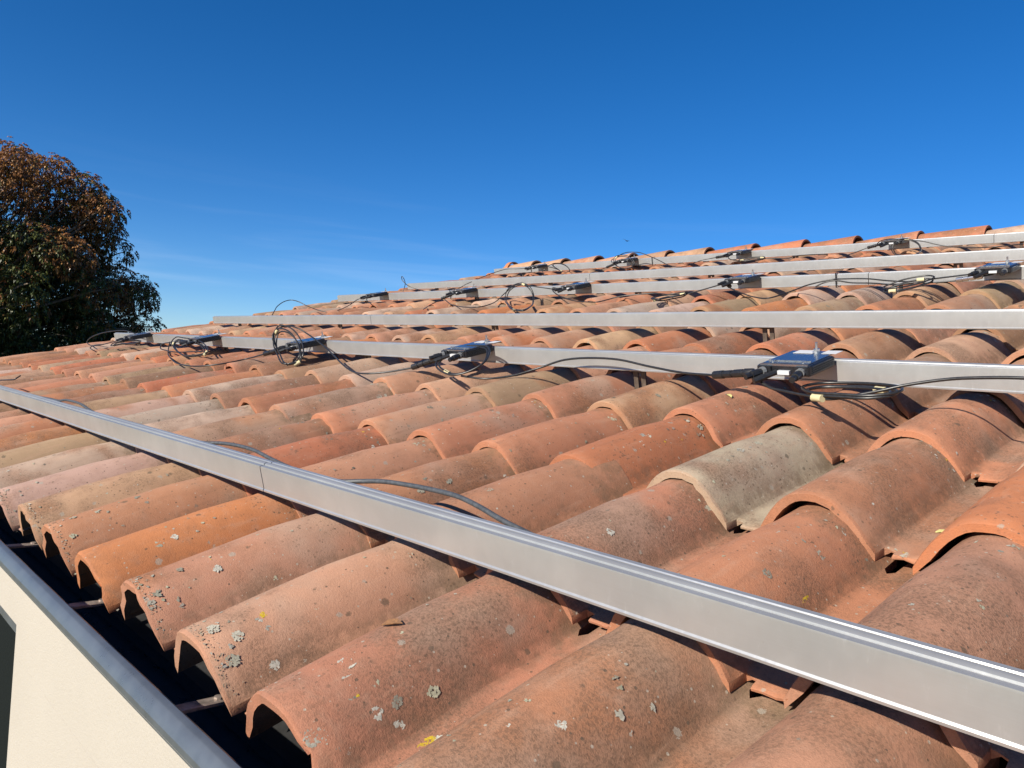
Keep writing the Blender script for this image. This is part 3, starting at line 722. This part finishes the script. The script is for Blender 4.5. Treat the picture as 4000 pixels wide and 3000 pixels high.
CAB={
'b_to_a': [(4.98,4.95,0.349),(4.621,5.031,0.315),(4.374,5.254,0.315),(4.093,5.5,0.382),(3.76,5.6,0.471),(3.0,5.6,0.51),(2.443,5.55,0.455),(1.948,5.45,0.432),(1.513,5.35,0.451)] ,
'a_lead': [(1.513,5.35,0.451),(1.255,5.3,0.487),(1.001,5.25,0.526),(0.929,5.25,0.539),(0.922,5.28,0.525)] ,
'a_coil_in': [(0.909,5.28,0.54),(0.941,5.2,0.517),(0.898,5.15,0.476),(0.769,5.1,0.43),(0.648,5.05,0.425),(0.339,4.95,0.42),(0.208,4.9,0.425)] ,
'a_coil': [(0.45,5.15,0.399),(0.388,5.3,0.395),(0.163,5.35,0.401),(-0.096,5.3,0.417),(-0.314,5.15,0.439),(-0.351,4.95,0.45),(-0.213,4.85,0.441),(0.011,4.85,0.436),(0.248,4.9,0.422)] ,
'a_out': [(0.249,4.9,0.414),(0.089,4.9,0.422),(-0.058,4.95,0.448),(-0.26,5.0,0.493),(-0.419,5.05,0.533),(-0.715,5.1,0.587),(-0.913,5.1,0.609),(-1.223,5.1,0.624),(-1.491,5.1,0.606),(-1.817,5.2,0.549)] ,
'b_lead': [(6.312,5.15,0.354),(6.663,4.962,0.315),(6.989,4.781,0.315),(7.521,4.878,0.315),(8.902,5.3,0.546),(9.595,5.4,0.742),(9.871,5.35,0.864),(10.186,5.3,0.902),(10.364,5.2,0.841),(10.339,5.1,0.735),(10.299,5.1,0.611)] ,
'b_coil': [(5.335,5.6,0.589),(5.016,5.5,0.589),(4.838,5.35,0.536),(4.725,5.15,0.472),(4.836,5.0,0.4),(4.999,4.9,0.373),(5.193,4.9,0.395),(5.461,5.0,0.445),(5.654,5.2,0.481),(5.696,5.4,0.527),(5.597,5.55,0.568)] ,
'c_coil': [(10.354,5.2,0.81),(10.014,5.2,0.848),(9.754,5.2,0.756),(9.486,5.15,0.56),(9.337,5.05,0.405),(9.393,5.0,0.324),(9.47,4.835,0.315),(10.018,5.0,0.432),(10.307,5.1,0.611)] ,
'd_to_c': [(15.923,5.3,0.501),(15.706,5.15,0.346),(14.195,4.64,0.315),(12.784,4.299,0.315),(11.86,4.293,0.315),(11.489,4.578,0.315),(11.455,5.014,0.315),(10.903,5.1,0.4),(10.501,5.2,0.482),(10.192,5.3,0.534)] ,
'd_coil': [(15.452,5.2,0.476),(15.129,5.1,0.385),(14.433,4.949,0.315),(13.718,4.845,0.315),(13.49,4.95,0.321),(13.201,5.0,0.374),(13.616,5.15,0.454),(14.202,5.25,0.515),(15.029,5.3,0.545),(15.509,5.3,0.544)] ,
'd_tail': [(14.707,5.3,0.525),(15.11,5.25,0.527),(15.824,5.25,0.499),(16.228,5.2,0.445),(16.179,5.15,0.388),(15.747,5.1,0.35),(14.952,5.05,0.34),(14.154,5.1,0.362),(13.524,5.1,0.393)] ,
'e_loop': [(18.49,5.3,0.532),(19.063,5.25,0.513),(19.652,5.1,0.447),(20.357,5.0,0.372),(21.201,5.0,0.368),(21.382,5.0,0.446),(21.256,5.05,0.536),(20.749,5.2,0.652),(20.089,5.4,0.697),(19.468,5.5,0.685),(18.943,5.6,0.573)] ,
'e_coil': [(19.266,5.0,0.383),(18.66,5.05,0.426),(17.754,5.1,0.449),(17.476,5.15,0.497),(18.029,5.2,0.5),(18.77,5.15,0.471),(19.214,5.05,0.426)] ,
'e_tail': [(19.928,5.0,0.407),(20.779,5.0,0.362),(20.949,4.95,0.319),(19.81,4.69,0.315)] ,
'f_lead': [(18.671,12.65,0.525),(18.97,12.6,0.518),(19.055,12.5,0.503),(19.146,12.4,0.468),(19.193,12.2,0.37),(18.839,11.705,0.315),(18.336,11.17,0.315)] ,
'f_tail': [(18.785,12.6,0.509),(18.745,12.5,0.471),(18.554,12.4,0.406),(18.061,12.2,0.348)] ,
'g_lead': [(14.53,12.65,0.503),(14.777,12.55,0.455),(14.859,12.4,0.389),(14.917,12.145,0.315),(13.982,11.13,0.315)] ,
'g_to_coil': [(14.579,12.6,0.489),(14.778,12.5,0.417),(14.421,12.3,0.329),(13.437,11.726,0.315),(12.505,11.358,0.315),(12.028,11.347,0.315),(12.078,11.739,0.315),(12.412,12.35,0.351),(12.37,12.45,0.43),(12.193,12.5,0.543),(11.91,12.5,0.68),(11.603,12.5,0.698),(11.41,12.5,0.66),(11.175,12.55,0.615),(10.919,12.6,0.572),(10.665,12.6,0.536)] ,
'h_coil': [(11.602,12.5,0.701),(11.912,12.5,0.667),(12.11,12.45,0.557),(12.169,12.4,0.398),(11.236,11.59,0.315),(10.181,10.792,0.315),(9.777,10.672,0.315),(10.078,11.182,0.315),(11.026,12.227,0.315),(11.185,12.4,0.446),(11.321,12.45,0.596)] ,
'h_to_i': [(10.574,12.6,0.52),(10.582,12.5,0.526),(10.394,12.4,0.452),(10.086,12.3,0.369),(9.593,12.114,0.315),(8.92,11.831,0.315),(8.587,11.795,0.315),(8.589,12.147,0.315),(8.416,12.3,0.35),(7.974,12.5,0.364),(7.586,12.6,0.36),(7.229,12.55,0.329),(6.862,12.5,0.342)] ,
'i_coil': [(7.186,11.972,0.315),(7.199,12.263,0.315),(7.034,12.4,0.327),(6.792,12.45,0.351),(6.706,12.45,0.36),(6.726,12.35,0.321),(6.796,12.064,0.315),(6.875,11.82,0.315),(7.041,11.812,0.315)] ,
'i_lead': [(6.827,12.4,0.337),(6.69,12.45,0.355),(6.385,12.5,0.418),(6.089,12.55,0.483),(5.911,12.6,0.522),(5.785,12.65,0.538)] ,
'i_to_j': [(5.849,12.65,0.506),(5.792,12.55,0.449),(5.641,12.45,0.405),(5.33,12.3,0.337),(4.931,11.99,0.315),(4.549,11.808,0.315),(4.321,12.3,0.378),(4.16,12.5,0.44),(3.766,12.7,0.505),(3.632,12.7,0.507),(3.171,12.7,0.494),(2.797,12.65,0.454),(2.438,12.6,0.432),(2.24,12.6,0.443)] ,
'i_to_j_low': [(4.053,12.6,0.398),(3.898,12.65,0.462),(3.728,12.7,0.481),(3.448,12.7,0.434),(3.083,12.7,0.414),(2.693,12.6,0.392),(2.337,12.55,0.404)] ,
'j_coil': [(2.709,12.3,0.347),(2.562,12.4,0.406),(2.367,12.5,0.447),(2.157,12.55,0.462),(2.067,12.5,0.441),(2.133,12.35,0.403),(2.32,12.2,0.362),(2.494,12.1,0.347),(2.631,12.15,0.343)] ,
'j_lead': [(2.255,12.55,0.428),(2.094,12.6,0.456),(1.717,12.6,0.494),(1.49,12.6,0.513),(1.283,12.6,0.517)] ,
'j_low': [(2.156,12.5,0.414),(1.935,12.55,0.413),(1.703,12.6,0.422),(1.49,12.6,0.452),(1.312,12.6,0.478),(1.182,12.65,0.498)] ,
'stand_loop': [(20.587,15.2,0.357),(20.59,15.3,0.507),(20.653,15.4,0.654),(20.714,15.4,0.823),(20.798,15.4,0.884),(20.822,15.4,0.79),(20.671,15.4,0.64),(20.409,15.4,0.508),(20.046,15.5,0.377),(19.19,15.2,0.332),(18.826,15.2,0.333)] ,
'over_rail5': [(17.689,15.193,0.315),(17.908,15.7,0.384),(17.802,15.8,0.448),(17.592,15.9,0.514)] ,
'arc_above_rail3': [(19.424,9.6,0.436),(19.596,9.8,0.555),(19.97,10.1,0.64),(20.1,10.4,0.73),(20.058,10.6,0.747),(19.776,10.7,0.679),(19.45,10.8,0.524),(18.975,10.9,0.369),(18.713,11.0,0.296)] ,
'k_lead': [(19.186,19.95,0.536),(19.503,19.85,0.542),(19.909,19.65,0.575),(20.147,19.35,0.522),(20.205,18.85,0.443),(20.357,18.45,0.347)] ,
'k_coil': [(17.706,19.95,0.613),(17.388,19.95,0.627),(17.122,19.95,0.559),(16.842,19.85,0.438),(16.714,19.75,0.341),(16.777,19.65,0.317),(17.089,19.7,0.364),(17.377,19.8,0.457),(17.634,19.9,0.545)] ,
'k_arc': [(18.154,19.9,0.417),(18.117,19.95,0.498),(17.925,19.95,0.579),(17.668,19.95,0.632),(17.353,19.95,0.631),(17.089,19.95,0.55)] ,
'k_tail': [(18.304,19.95,0.469),(18.17,19.85,0.347),(17.267,19.015,0.315),(16.596,18.433,0.315)] ,
'k_low': [(18.912,19.95,0.366),(19.086,19.75,0.36),(19.133,19.35,0.317),(18.86,18.614,0.315)] ,
'k_to_l': [(18.002,19.95,0.544),(17.61,19.9,0.468),(17.136,19.75,0.364)] ,
'l_coil': [(14.676,19.9,0.692),(14.402,19.9,0.728),(14.143,19.9,0.669),(13.943,19.85,0.542),(13.854,19.8,0.418),(13.844,19.7,0.372),(14.061,19.6,0.326),(14.39,19.65,0.382),(14.605,19.75,0.461),(14.707,19.85,0.595)] ,
'l_arc': [(14.837,19.85,0.531),(14.899,19.9,0.611),(14.739,19.9,0.672),(14.612,19.9,0.719),(14.392,19.9,0.803),(14.123,19.9,0.838),(13.873,19.95,0.817),(13.697,19.95,0.79),(13.424,19.95,0.694),(12.948,19.85,0.533),(12.341,19.55,0.372),(12.064,19.45,0.322),(11.594,19.149,0.315),(11.528,19.417,0.315),(11.498,19.75,0.365),(11.259,19.85,0.425),(11.05,19.95,0.449),(10.84,19.95,0.469)] ,
'l_low': [(14.511,20.0,0.496),(14.835,19.95,0.472),(15.101,19.85,0.384),(15.238,19.525,0.315),(14.807,18.501,0.315)] ,
'm_lead': [(10.84,19.95,0.469),(10.645,19.97,0.497),(10.424,20.0,0.512),(10.281,20.0,0.524)] ,
'm_coil_in': [(10.401,20.0,0.5),(10.421,19.95,0.455),(10.304,19.85,0.402),(10.116,19.75,0.375),(9.782,19.65,0.352)] ,
'm_coil': [(9.755,19.55,0.362),(9.576,19.65,0.385),(9.366,19.75,0.398),(9.153,19.8,0.384),(9.105,19.75,0.353),(9.268,19.65,0.34),(9.476,19.55,0.331),(9.67,19.5,0.34)] ,
'm_to_n': [(9.205,19.85,0.357),(8.892,19.95,0.338),(8.489,19.99,0.315),(8.362,20.0,0.355),(7.783,19.95,0.375),(7.339,19.95,0.358)] ,
'n_lead': [(5.988,20.0,0.532),(6.265,19.95,0.464),(6.469,19.85,0.393),(6.715,19.65,0.318),(6.665,18.942,0.315),(7.129,18.978,0.315)] ,
'n_arc': [(6.048,19.95,0.509),(5.938,19.95,0.609),(5.7,19.95,0.65),(5.469,19.95,0.628),(5.266,19.95,0.597),(4.869,19.95,0.527),(4.508,19.95,0.413),(4.155,19.95,0.341),(3.629,19.729,0.315),(3.175,19.675,0.315),(2.697,19.95,0.318),(1.914,19.95,0.322)] ,
'n_coil': [(5.266,19.95,0.592),(5.496,19.95,0.572),(5.621,19.9,0.472),(5.546,19.8,0.333),(4.992,18.807,0.315),(4.626,18.444,0.315),(4.647,19.002,0.315),(4.88,19.8,0.343),(4.963,19.9,0.459),(5.117,19.95,0.55)] ,
'r1_a': [(9.906,1.4,0.524),(9.558,1.42,0.52),(9.412,1.46,0.531),(9.087,1.48,0.532),(8.627,1.46,0.534),(8.181,1.42,0.518),(7.839,1.38,0.52)] ,
'r1_b': [(4.712,1.4,0.495),(4.426,1.42,0.504),(4.262,1.47,0.509),(3.995,1.5,0.514),(3.621,1.5,0.514),(3.227,1.46,0.501),(2.908,1.42,0.501),(2.676,1.38,0.513)] ,
'r1_c': [(2.183,1.4,0.495),(2.046,1.42,0.496),(1.886,1.5,0.498),(1.69,1.54,0.514),(1.388,1.56,0.527),(1.133,1.56,0.536),(0.872,1.54,0.546),(0.636,1.5,0.541),(0.368,1.46,0.511),(0.118,1.42,0.499),(-0.017,1.38,0.507)] ,
'r1_wire': [(14.862,1.6,0.47),(14.074,1.65,0.513),(13.848,1.7,0.519),(13.637,1.7,0.543),(13.651,1.8,0.585)] ,
}

def spline(pts, closed=False, sub=6):
    P = [Vector(p) for p in pts]; n = len(P); out = []
    def g(i): return P[i % n] if closed else P[max(0, min(n - 1, i))]
    for i in range(n if closed else n - 1):
        p0, p1, p2, p3 = g(i - 1), g(i), g(i + 1), g(i + 2)
        # centripetal-like tangents keep uneven spacing calm
        d01, d12, d23 = max(1e-4, (p1 - p0).length) ** .5, max(1e-4, (p2 - p1).length) ** .5, max(1e-4, (p3 - p2).length) ** .5
        m1 = (p2 - p1) + d12 * ((p1 - p0) / d01 - (p2 - p0) / (d01 + d12)) if (p1 - p0).length > 1e-6 else (p2 - p1)
        m2 = (p2 - p1) + d12 * ((p3 - p2) / d23 - (p3 - p1) / (d12 + d23)) if (p3 - p2).length > 1e-6 else (p2 - p1)
        for k in range(sub):
            t = k / sub; t2, t3 = t * t, t * t * t
            out.append(p1 * (2 * t3 - 3 * t2 + 1) + m1 * (t3 - 2 * t2 + t) + p2 * (-2 * t3 + 3 * t2) + m2 * (t3 - t2))
    if not closed: out.append(P[-1])
    return out
CR = .0128 * W
def add_run(root, base, name, closed=False, turns=1, mat=None, rad=CR):
    pts = [RP(*p) for p in CAB[name]]
    m = MB()
    if closed:
        cen = sum(pts, Vector()) / len(pts)
        for t in range(turns):
            k = 1 + (t - (turns - 1) / 2) * .085 + rnd.uniform(-.02, .02)
            off = Vector((rnd.gauss(0, .006), rnd.gauss(0, .006), rnd.gauss(0, .003) + .004 * t))
            q = [cen + (p - cen) * (k + rnd.uniform(-.02, .02)) + off for p in pts]
            m.tube([p - base for p in spline(q, True, 5)], rad, 8, True)
    else: m.tube([p - base for p in spline(pts, False, 6)], rad, 8)
    o = m.build('coil' if closed else 'lead', mat or M_CABLE, root, 60)
    return o, pts
def add_tapes(root, base, name, turns):
    if name not in TAPE: return
    sp = spline([RP(*p) for p in CAB[name]], True, 6)
    for tp in TAPE[name]:
        P = RP(*tp); k = min(range(len(sp)), key=lambda q: (sp[q] - P).length); c = sp[k]; d = (sp[(k + 1) % len(sp)] - sp[k - 1]).normalized()
        L = .013; r = CR * (1.2 + .45 * turns)
        m = MB(); m.tube([c - d * L - base, c - d * L * .4 - base, c + d * L * .5 - base, c + d * L - base], [r * 1.02, r, r * .97, r * 1.04], 9); m.build('tape', M_TAPE, root, 40)
def add_con(root, base, key, metal=False):
    a_, b_ = [RP(*p) for p in CON[key]]; d = b_ - a_; L = min(d.length, .16); d.normalize()
    r = .040 * W
    prof_ = [(0, .75), (.02, 1.0), (.26, 1.05), (.27, .82), (.30, .82), (.31, .95), (.47, .95), (.48, .72), (.52, .72), (.53, 1.0), (.74, 1.0), (.75, .85), (.78, .85), (.79, 1.08), (.97, 1.0), (1, .7)]
    m = MB(); m.tube([b_ - d * L + d * (L * s) - base for s, _ in prof_], [r * q for _, q in prof_], 10)
    m.build('connector', M_STEEL if metal else M_BLACK, root, 35)
def cable(label, runs=(), coils=(), cons=(), group='loose black cables on the roof', mat=None, metal=()):
    first = (list(runs) + [c for c, _ in coils])[0]
    base = RP(*CAB[first][0]); root = empty('cable', base); tag(root, label, 'cable', group)
    for r in runs: add_run(root, base, r, mat=mat)
    for c, t in coils: add_run(root, base, c, True, t); add_tapes(root, base, c, t)
    for c in cons: add_con(root, base, c, c in metal)
    return root
cable('black cable coiled flat with yellow tape in front of the nearest optimizer', ['a_lead', 'a_coil_in', 'a_out'], [('a_coil', 3)])
cable('black cable from the slanted taped coil, running along the second rail to the nearest optimizer', ['b_to_a'], [('b_coil', 2)], ['b'])
cable('black cable with a tall upright taped coil and high arc on the second rail', ['b_lead'], [('c_coil', 3)], ['c'])
cable('black cable sagging over tiles from a messy low coil, left part of the second rail', ['d_to_c', 'd_tail'], [('d_coil', 3)], ['d', 'd2'])
cable('black cable with a wide loop around the left end of the second rail', ['e_loop', 'e_tail'], [('e_coil', 2)], ['e'])
cable('short black cable dropping from the leftmost box of the fourth rail onto the tiles', ['f_lead', 'f_tail'], [], ['f'])
cable('straight black cable slanting down from the box left of the round loop', ['g_lead'], [], ['g'])
cable('black cable forming the big round upright loop before the fourth rail', ['g_to_coil'], [('h_coil', 2)], ['h'])
cable('black cable sagging to a flat slanted taped bundle in front of the fourth rail', ['h_to_i', 'i_lead'], [('i_coil', 3)], ['i'])
cable('black cable bundle with two yellow tapes near the right edge, fourth rail', ['i_to_j', 'i_to_j_low', 'j_lead', 'j_low'], [('j_coil', 3)], ['j'], metal=('j',))
cable('thin black cable standing up in a small loop against the sky', ['stand_loop'])
cable('short black cable lying over the fifth rail near its left part', ['over_rail5'])
cable('black cable arching up against the sky behind the third rail', ['arc_above_rail3'])
cable('black cable reaching left past the end of the topmost rail, with a small loop', ['k_lead', 'k_arc', 'k_tail', 'k_low', 'k_to_l'], [('k_coil', 2)], ['k'])
cable('black cable arcing above the ridge from a small upright coil on the topmost rail', ['l_arc', 'l_low', 'm_lead'], [('l_coil', 2)], ['l', 'm'])
cable('black cable in a flat taped bundle in the middle of the topmost rail', ['m_coil_in', 'm_to_n'], [('m_coil', 3)])
cable('black cable with a hanging loop and long arc at the right of the topmost rail', ['n_lead', 'n_arc'], [('n_coil', 2)], ['n'])
# the grey cable that weaves in and out behind the lowest rail
CAB['grey'] = [(11.5, 1.40, .47)] + CAB['r1_a'] + [(7.0, 1.39, .47), (5.6, 1.39, .46)] + CAB['r1_b'] + [(2.45, 1.39, .48)] + CAB['r1_c'] + [(-1.2, 1.40, .44), (-3.5, 1.42, .40)]
base = RP(*CAB['grey'][0]); root = empty('cable', base); tag(root, 'grey cable bulging out from behind the lowest rail', 'cable')
add_run(root, base, 'grey', mat=M_GREYCABLE, rad=.0165 * W)
base = RP(*CAB['r1_wire'][0]); root = empty('cable', base); tag(root, 'thin dark wire end on the tiles at the left edge', 'cable')
add_run(root, base, 'r1_wire', mat=M_CABLE, rad=.012 * W)

# ------------------------------------------------------------------ tree beyond the far gable
def leaf_mat():
    t = NT('leaves'); c = t.attr('leaf_col').outputs['Color']
    t.put(t.b.inputs['Base Color'], c); t.b.inputs['Roughness'].default_value = .42
    t.b.inputs['Subsurface Weight'].default_value = 0.0
    tr = t.n('ShaderNodeBsdfTranslucent'); t.put(tr.inputs[0], c)
    ms = t.n('ShaderNodeMixShader'); ms.inputs[0].default_value = .22
    t.t.links.new(t.b.outputs[0], ms.inputs[1]); t.t.links.new(tr.outputs[0], ms.inputs[2]); t.t.links.new(ms.outputs[0], t.out.inputs[0])
    return t.mat
tr_ = random.Random(5)
TB = Vector((-23.5, 1.6, 0)); CEN = Vector((0, .4, 3.45)); RAD = Vector((4.2, 5.0, 4.0))
tree = empty('tree', TB); tag(tree, 'broad dark leafy tree with reddish brown autumn tips behind the roof', 'tree')
M_BARK = plain('bark', (.16, .125, .095), .9, noise_amt=.3, scale=12)
bm_ = MB(); tips = []
def limb(p, d, L, r, lev):
    pts = [p]; rs = [r]; n = 5
    for k in range(n):
        d = (d + Vector((tr_.gauss(0, .12), tr_.gauss(0, .12), tr_.gauss(.02, .08)))).normalized()
        pts.append(pts[-1] + d * L / n); rs.append(r * (1 - .55 * (k + 1) / n))
    bm_.tube(pts, rs, 7 if lev < 2 else 5)
    if lev >= 3: tips.append(pts[-1]); return
    for _ in range((6, 5, 4)[lev]):
        k = tr_.randint(2, n); q = pts[k]
        nd = (d * .35 + Vector((tr_.gauss(0, .7), tr_.gauss(0, .7), tr_.gauss(.25, .4)))).normalized()
        limb(q, nd, L * tr_.uniform(.55, .75), rs[k] * .6, lev + 1)
limb(Vector((0, 0, -.2)), Vector((0, .03, 1)), 3.4, .26, 0)
# crown: many clumps of drooping lance leaves; lumps sit on an uneven shell
clumps = []
lumps = []
for _ in range(170):
    while True:
        d = Vector((tr_.gauss(0, 1), tr_.gauss(0, 1), tr_.gauss(0.05, .9))).normalized()
        if d.z > -.55: break
    k = tr_.uniform(.62, .95)
    lumps.append((CEN + Vector((d.x * RAD.x, d.y * RAD.y, d.z * RAD.z)) * k, tr_.uniform(.5, .95), tr_.gauss(0, .5)))
for y_, z_ in ((3.9, 7.5), (4.5, 7.65), (4.9, 7.45), (5.0, 6.9), (5.5, 6.8), (5.85, 6.6), (6.1, 6.1), (6.45, 5.6), (6.75, 5.05), (7.0, 4.4), (7.1, 3.8), (6.9, 3.3), (5.6, 6.1), (4.6, 6.7), (6.2, 4.7), (5.3, 5.1), (4.2, 7.2), (5.2, 6.3), (6.0, 5.3), (6.5, 4.2), (7.2, 3.2), (6.7, 2.8), (7.3, 3.6), (6.2, 3.2), (5.45, 7.0), (5.75, 6.95), (7.35, 4.6)):
    for q_ in range(2): lumps.append((Vector((tr_.uniform(-1.6, 1.6), y_ - 1.6 + tr_.gauss(0, .12), z_ + tr_.gauss(0, .12))), tr_.uniform(.45, .65), tr_.gauss(.15, .5)))
for _ in range(45):
    d = Vector((tr_.gauss(0, 1), tr_.gauss(0, 1), tr_.gauss(0, .8))).normalized()
    lumps.append((CEN + Vector((d.x * RAD.x, d.y * RAD.y, d.z * RAD.z)) * tr_.uniform(.2, .5), 1.0, -.5))
for c, R_, warm in lumps:
    bm_.tube([CEN + Vector((0, 0, -1.6)) * .8 + (c - CEN) * .15, CEN * .3 + c * .7 + Vector((0, 0, -.2)), c, c + (c - CEN).normalized() * R_ * .5], [.06, .035, .02, .008], 5)
bm_.build('trunk', M_BARK, tree, 60)
lv, lf, lcol = [], [], []
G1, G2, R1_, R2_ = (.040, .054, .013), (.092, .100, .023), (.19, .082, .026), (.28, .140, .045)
for c, R_, warm in lumps:
    nw = int(330 * R_ ** 1.8)
    for _ in range(nw):
        d = Vector((tr_.gauss(0, 1), tr_.gauss(0, 1), tr_.gauss(.15, 1))).normalized()
        p = c + Vector((d.x, d.y, d.z * .8)) * R_ * tr_.random() ** .28
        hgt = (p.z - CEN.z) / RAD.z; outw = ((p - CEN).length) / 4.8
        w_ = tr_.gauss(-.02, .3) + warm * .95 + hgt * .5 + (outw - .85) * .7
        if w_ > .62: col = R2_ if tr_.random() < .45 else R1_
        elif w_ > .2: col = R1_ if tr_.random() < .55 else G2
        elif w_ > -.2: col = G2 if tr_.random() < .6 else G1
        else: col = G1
        nl = tr_.randint(6, 9); ax = (d + Vector((0, 0, .5))).normalized(); t1 = ax.orthogonal().normalized(); t2 = ax.cross(t1); a0 = tr_.uniform(0, 6.28)
        for k in range(nl):
            an = a0 + 6.283 * k / nl + tr_.gauss(0, .2)
            o_ = (t1 * math.cos(an) + t2 * math.sin(an)) * .85 + ax * .35; o_.normalize()
            L = tr_.uniform(.08, .145); wd = L * tr_.uniform(.15, .21)
            sd = o_.cross(Vector((0, 0, 1)))
            sd = sd.normalized() if sd.length > 1e-3 else Vector((1, 0, 0))
            m_ = p + o_ * L * .55 + Vector((0, 0, .012)); e_ = p + o_ * L * .85 + Vector((0, 0, -L * .34))
            b = len(lv); lv += [tuple(p), tuple(m_ + sd * wd), tuple(e_), tuple(m_ - sd * wd)]
            lf.append((b, b + 1, b + 2, b + 3)); kk = tr_.uniform(.7, 1.3); lcol.append((col[0] * kk, col[1] * kk, col[2] * kk, 1))
me = bpy.data.meshes.new('crown'); me.from_pydata(lv, [], lf)
ca = me.attributes.new('leaf_col', 'FLOAT_COLOR', 'FACE'); ca.data.foreach_set('color', [x for c in lcol for x in c])
me.materials.append(leaf_mat()); cr = bpy.data.objects.new('crown', me); link(cr, tree)

# ------------------------------------------------------------------ bird
bird = empty('bird', (-36.95, 45.09, 13.71)); tag(bird, 'tiny dark bird gliding in the blue sky above the ridge', 'bird')
mb = MB(); bd = (_x * .75 + _y * -.25 - _z * .6).normalized()
mb.tube([bd * -.10, bd * -.06, bd * 0, bd * .07, bd * .10, bd * .125], [.006, .02, .03, .025, .018, .003], 8)
mb.build('body', plain('bird_dark', (.02, .02, .022), .8), bird, 60)
for s in (-1, 1):
    m2 = MB(); sd = (_x * .80 - _y * .42 + _z * .3) * s * 1.25; z = _y
    p = [bd * .05, bd * -.04, sd * .10 + z * .05 + bd * .05, sd * .10 + z * .05 - bd * .04, sd * .23 + z * (.02 if s < 0 else .09) - bd * .03, sd * .22 + z * (.02 if s < 0 else .09) - bd * .05]
    q = [v + z * .006 for v in p]
    m2.add(p + q, [(0, 1, 3, 2), (2, 3, 5, 4), (6, 8, 9, 7), (8, 10, 11, 9), (0, 2, 8, 6), (2, 4, 10, 8), (1, 7, 9, 3), (3, 9, 11, 5), (4, 5, 11, 10)])
    m2.build('wing', bpy.data.materials['bird_dark'], bird)

# ------------------------------------------------------------------ fallen leaves and bits on the tiles
M_LEAF = plain('dry_leaf', (.16, .075, .03), .8, noise_amt=.3, scale=300); M_LEAF2 = plain('yellow_leaf', (.36, .33, .13), .8, noise_amt=.2, scale=300)
def fallen(i, j, x, y, L, ang, mat, lab):
    if (i, j) not in NEAR: return
    p, nn = surf(i, j, x, y); t1 = (ROOF_ROT @ Vector((math.cos(ang), math.sin(ang), 0))); t1 = (t1 - nn * t1.dot(nn)).normalized(); t2 = nn.cross(t1)
    o = [(-.5, 0, .02), (-.2, .22, .16), (.2, .2, .18), (.5, .02, .05), (.2, -.18, .16), (-.2, -.2, .14), (0, 0, .05)]
    V = [(t1 * a_ + t2 * b_ + nn * (c_ + .03)) * L for a_, b_, c_ in o]; V += [v - nn * L * .03 for v in V]
    F = [(6, k, (k + 1) % 6) for k in range(6)] + [(13, 7 + (k + 1) % 6, 7 + k) for k in range(6)] + [(k, 7 + k, 7 + (k + 1) % 6, (k + 1) % 6) for k in range(6)]
    m = MB(); m.add(V, F); tag(m.build('fallen_leaf', mat, None, loc=p), lab, 'leaf', 'dry leaves fallen on the tiles')
fallen(0, 0, -.42, .72, .030, .5, M_LEAF, 'curled brown dry leaf on the lichen spotted tile at the eave')
fallen(1, 3, -.30, .62, .022, -.5, M_LEAF2, 'pale split leaf on the tile left below the nearest optimizer')
fallen(-1, 2, .17, .55, .022, .3, M_LEAF2, 'small yellow leaf lying in the tile valley near the right edge')
fallen(-1, 2, .19, .80, .026, 1.2, M_LEAF, 'dark brown leaf scrap in the tile valley near the right edge')
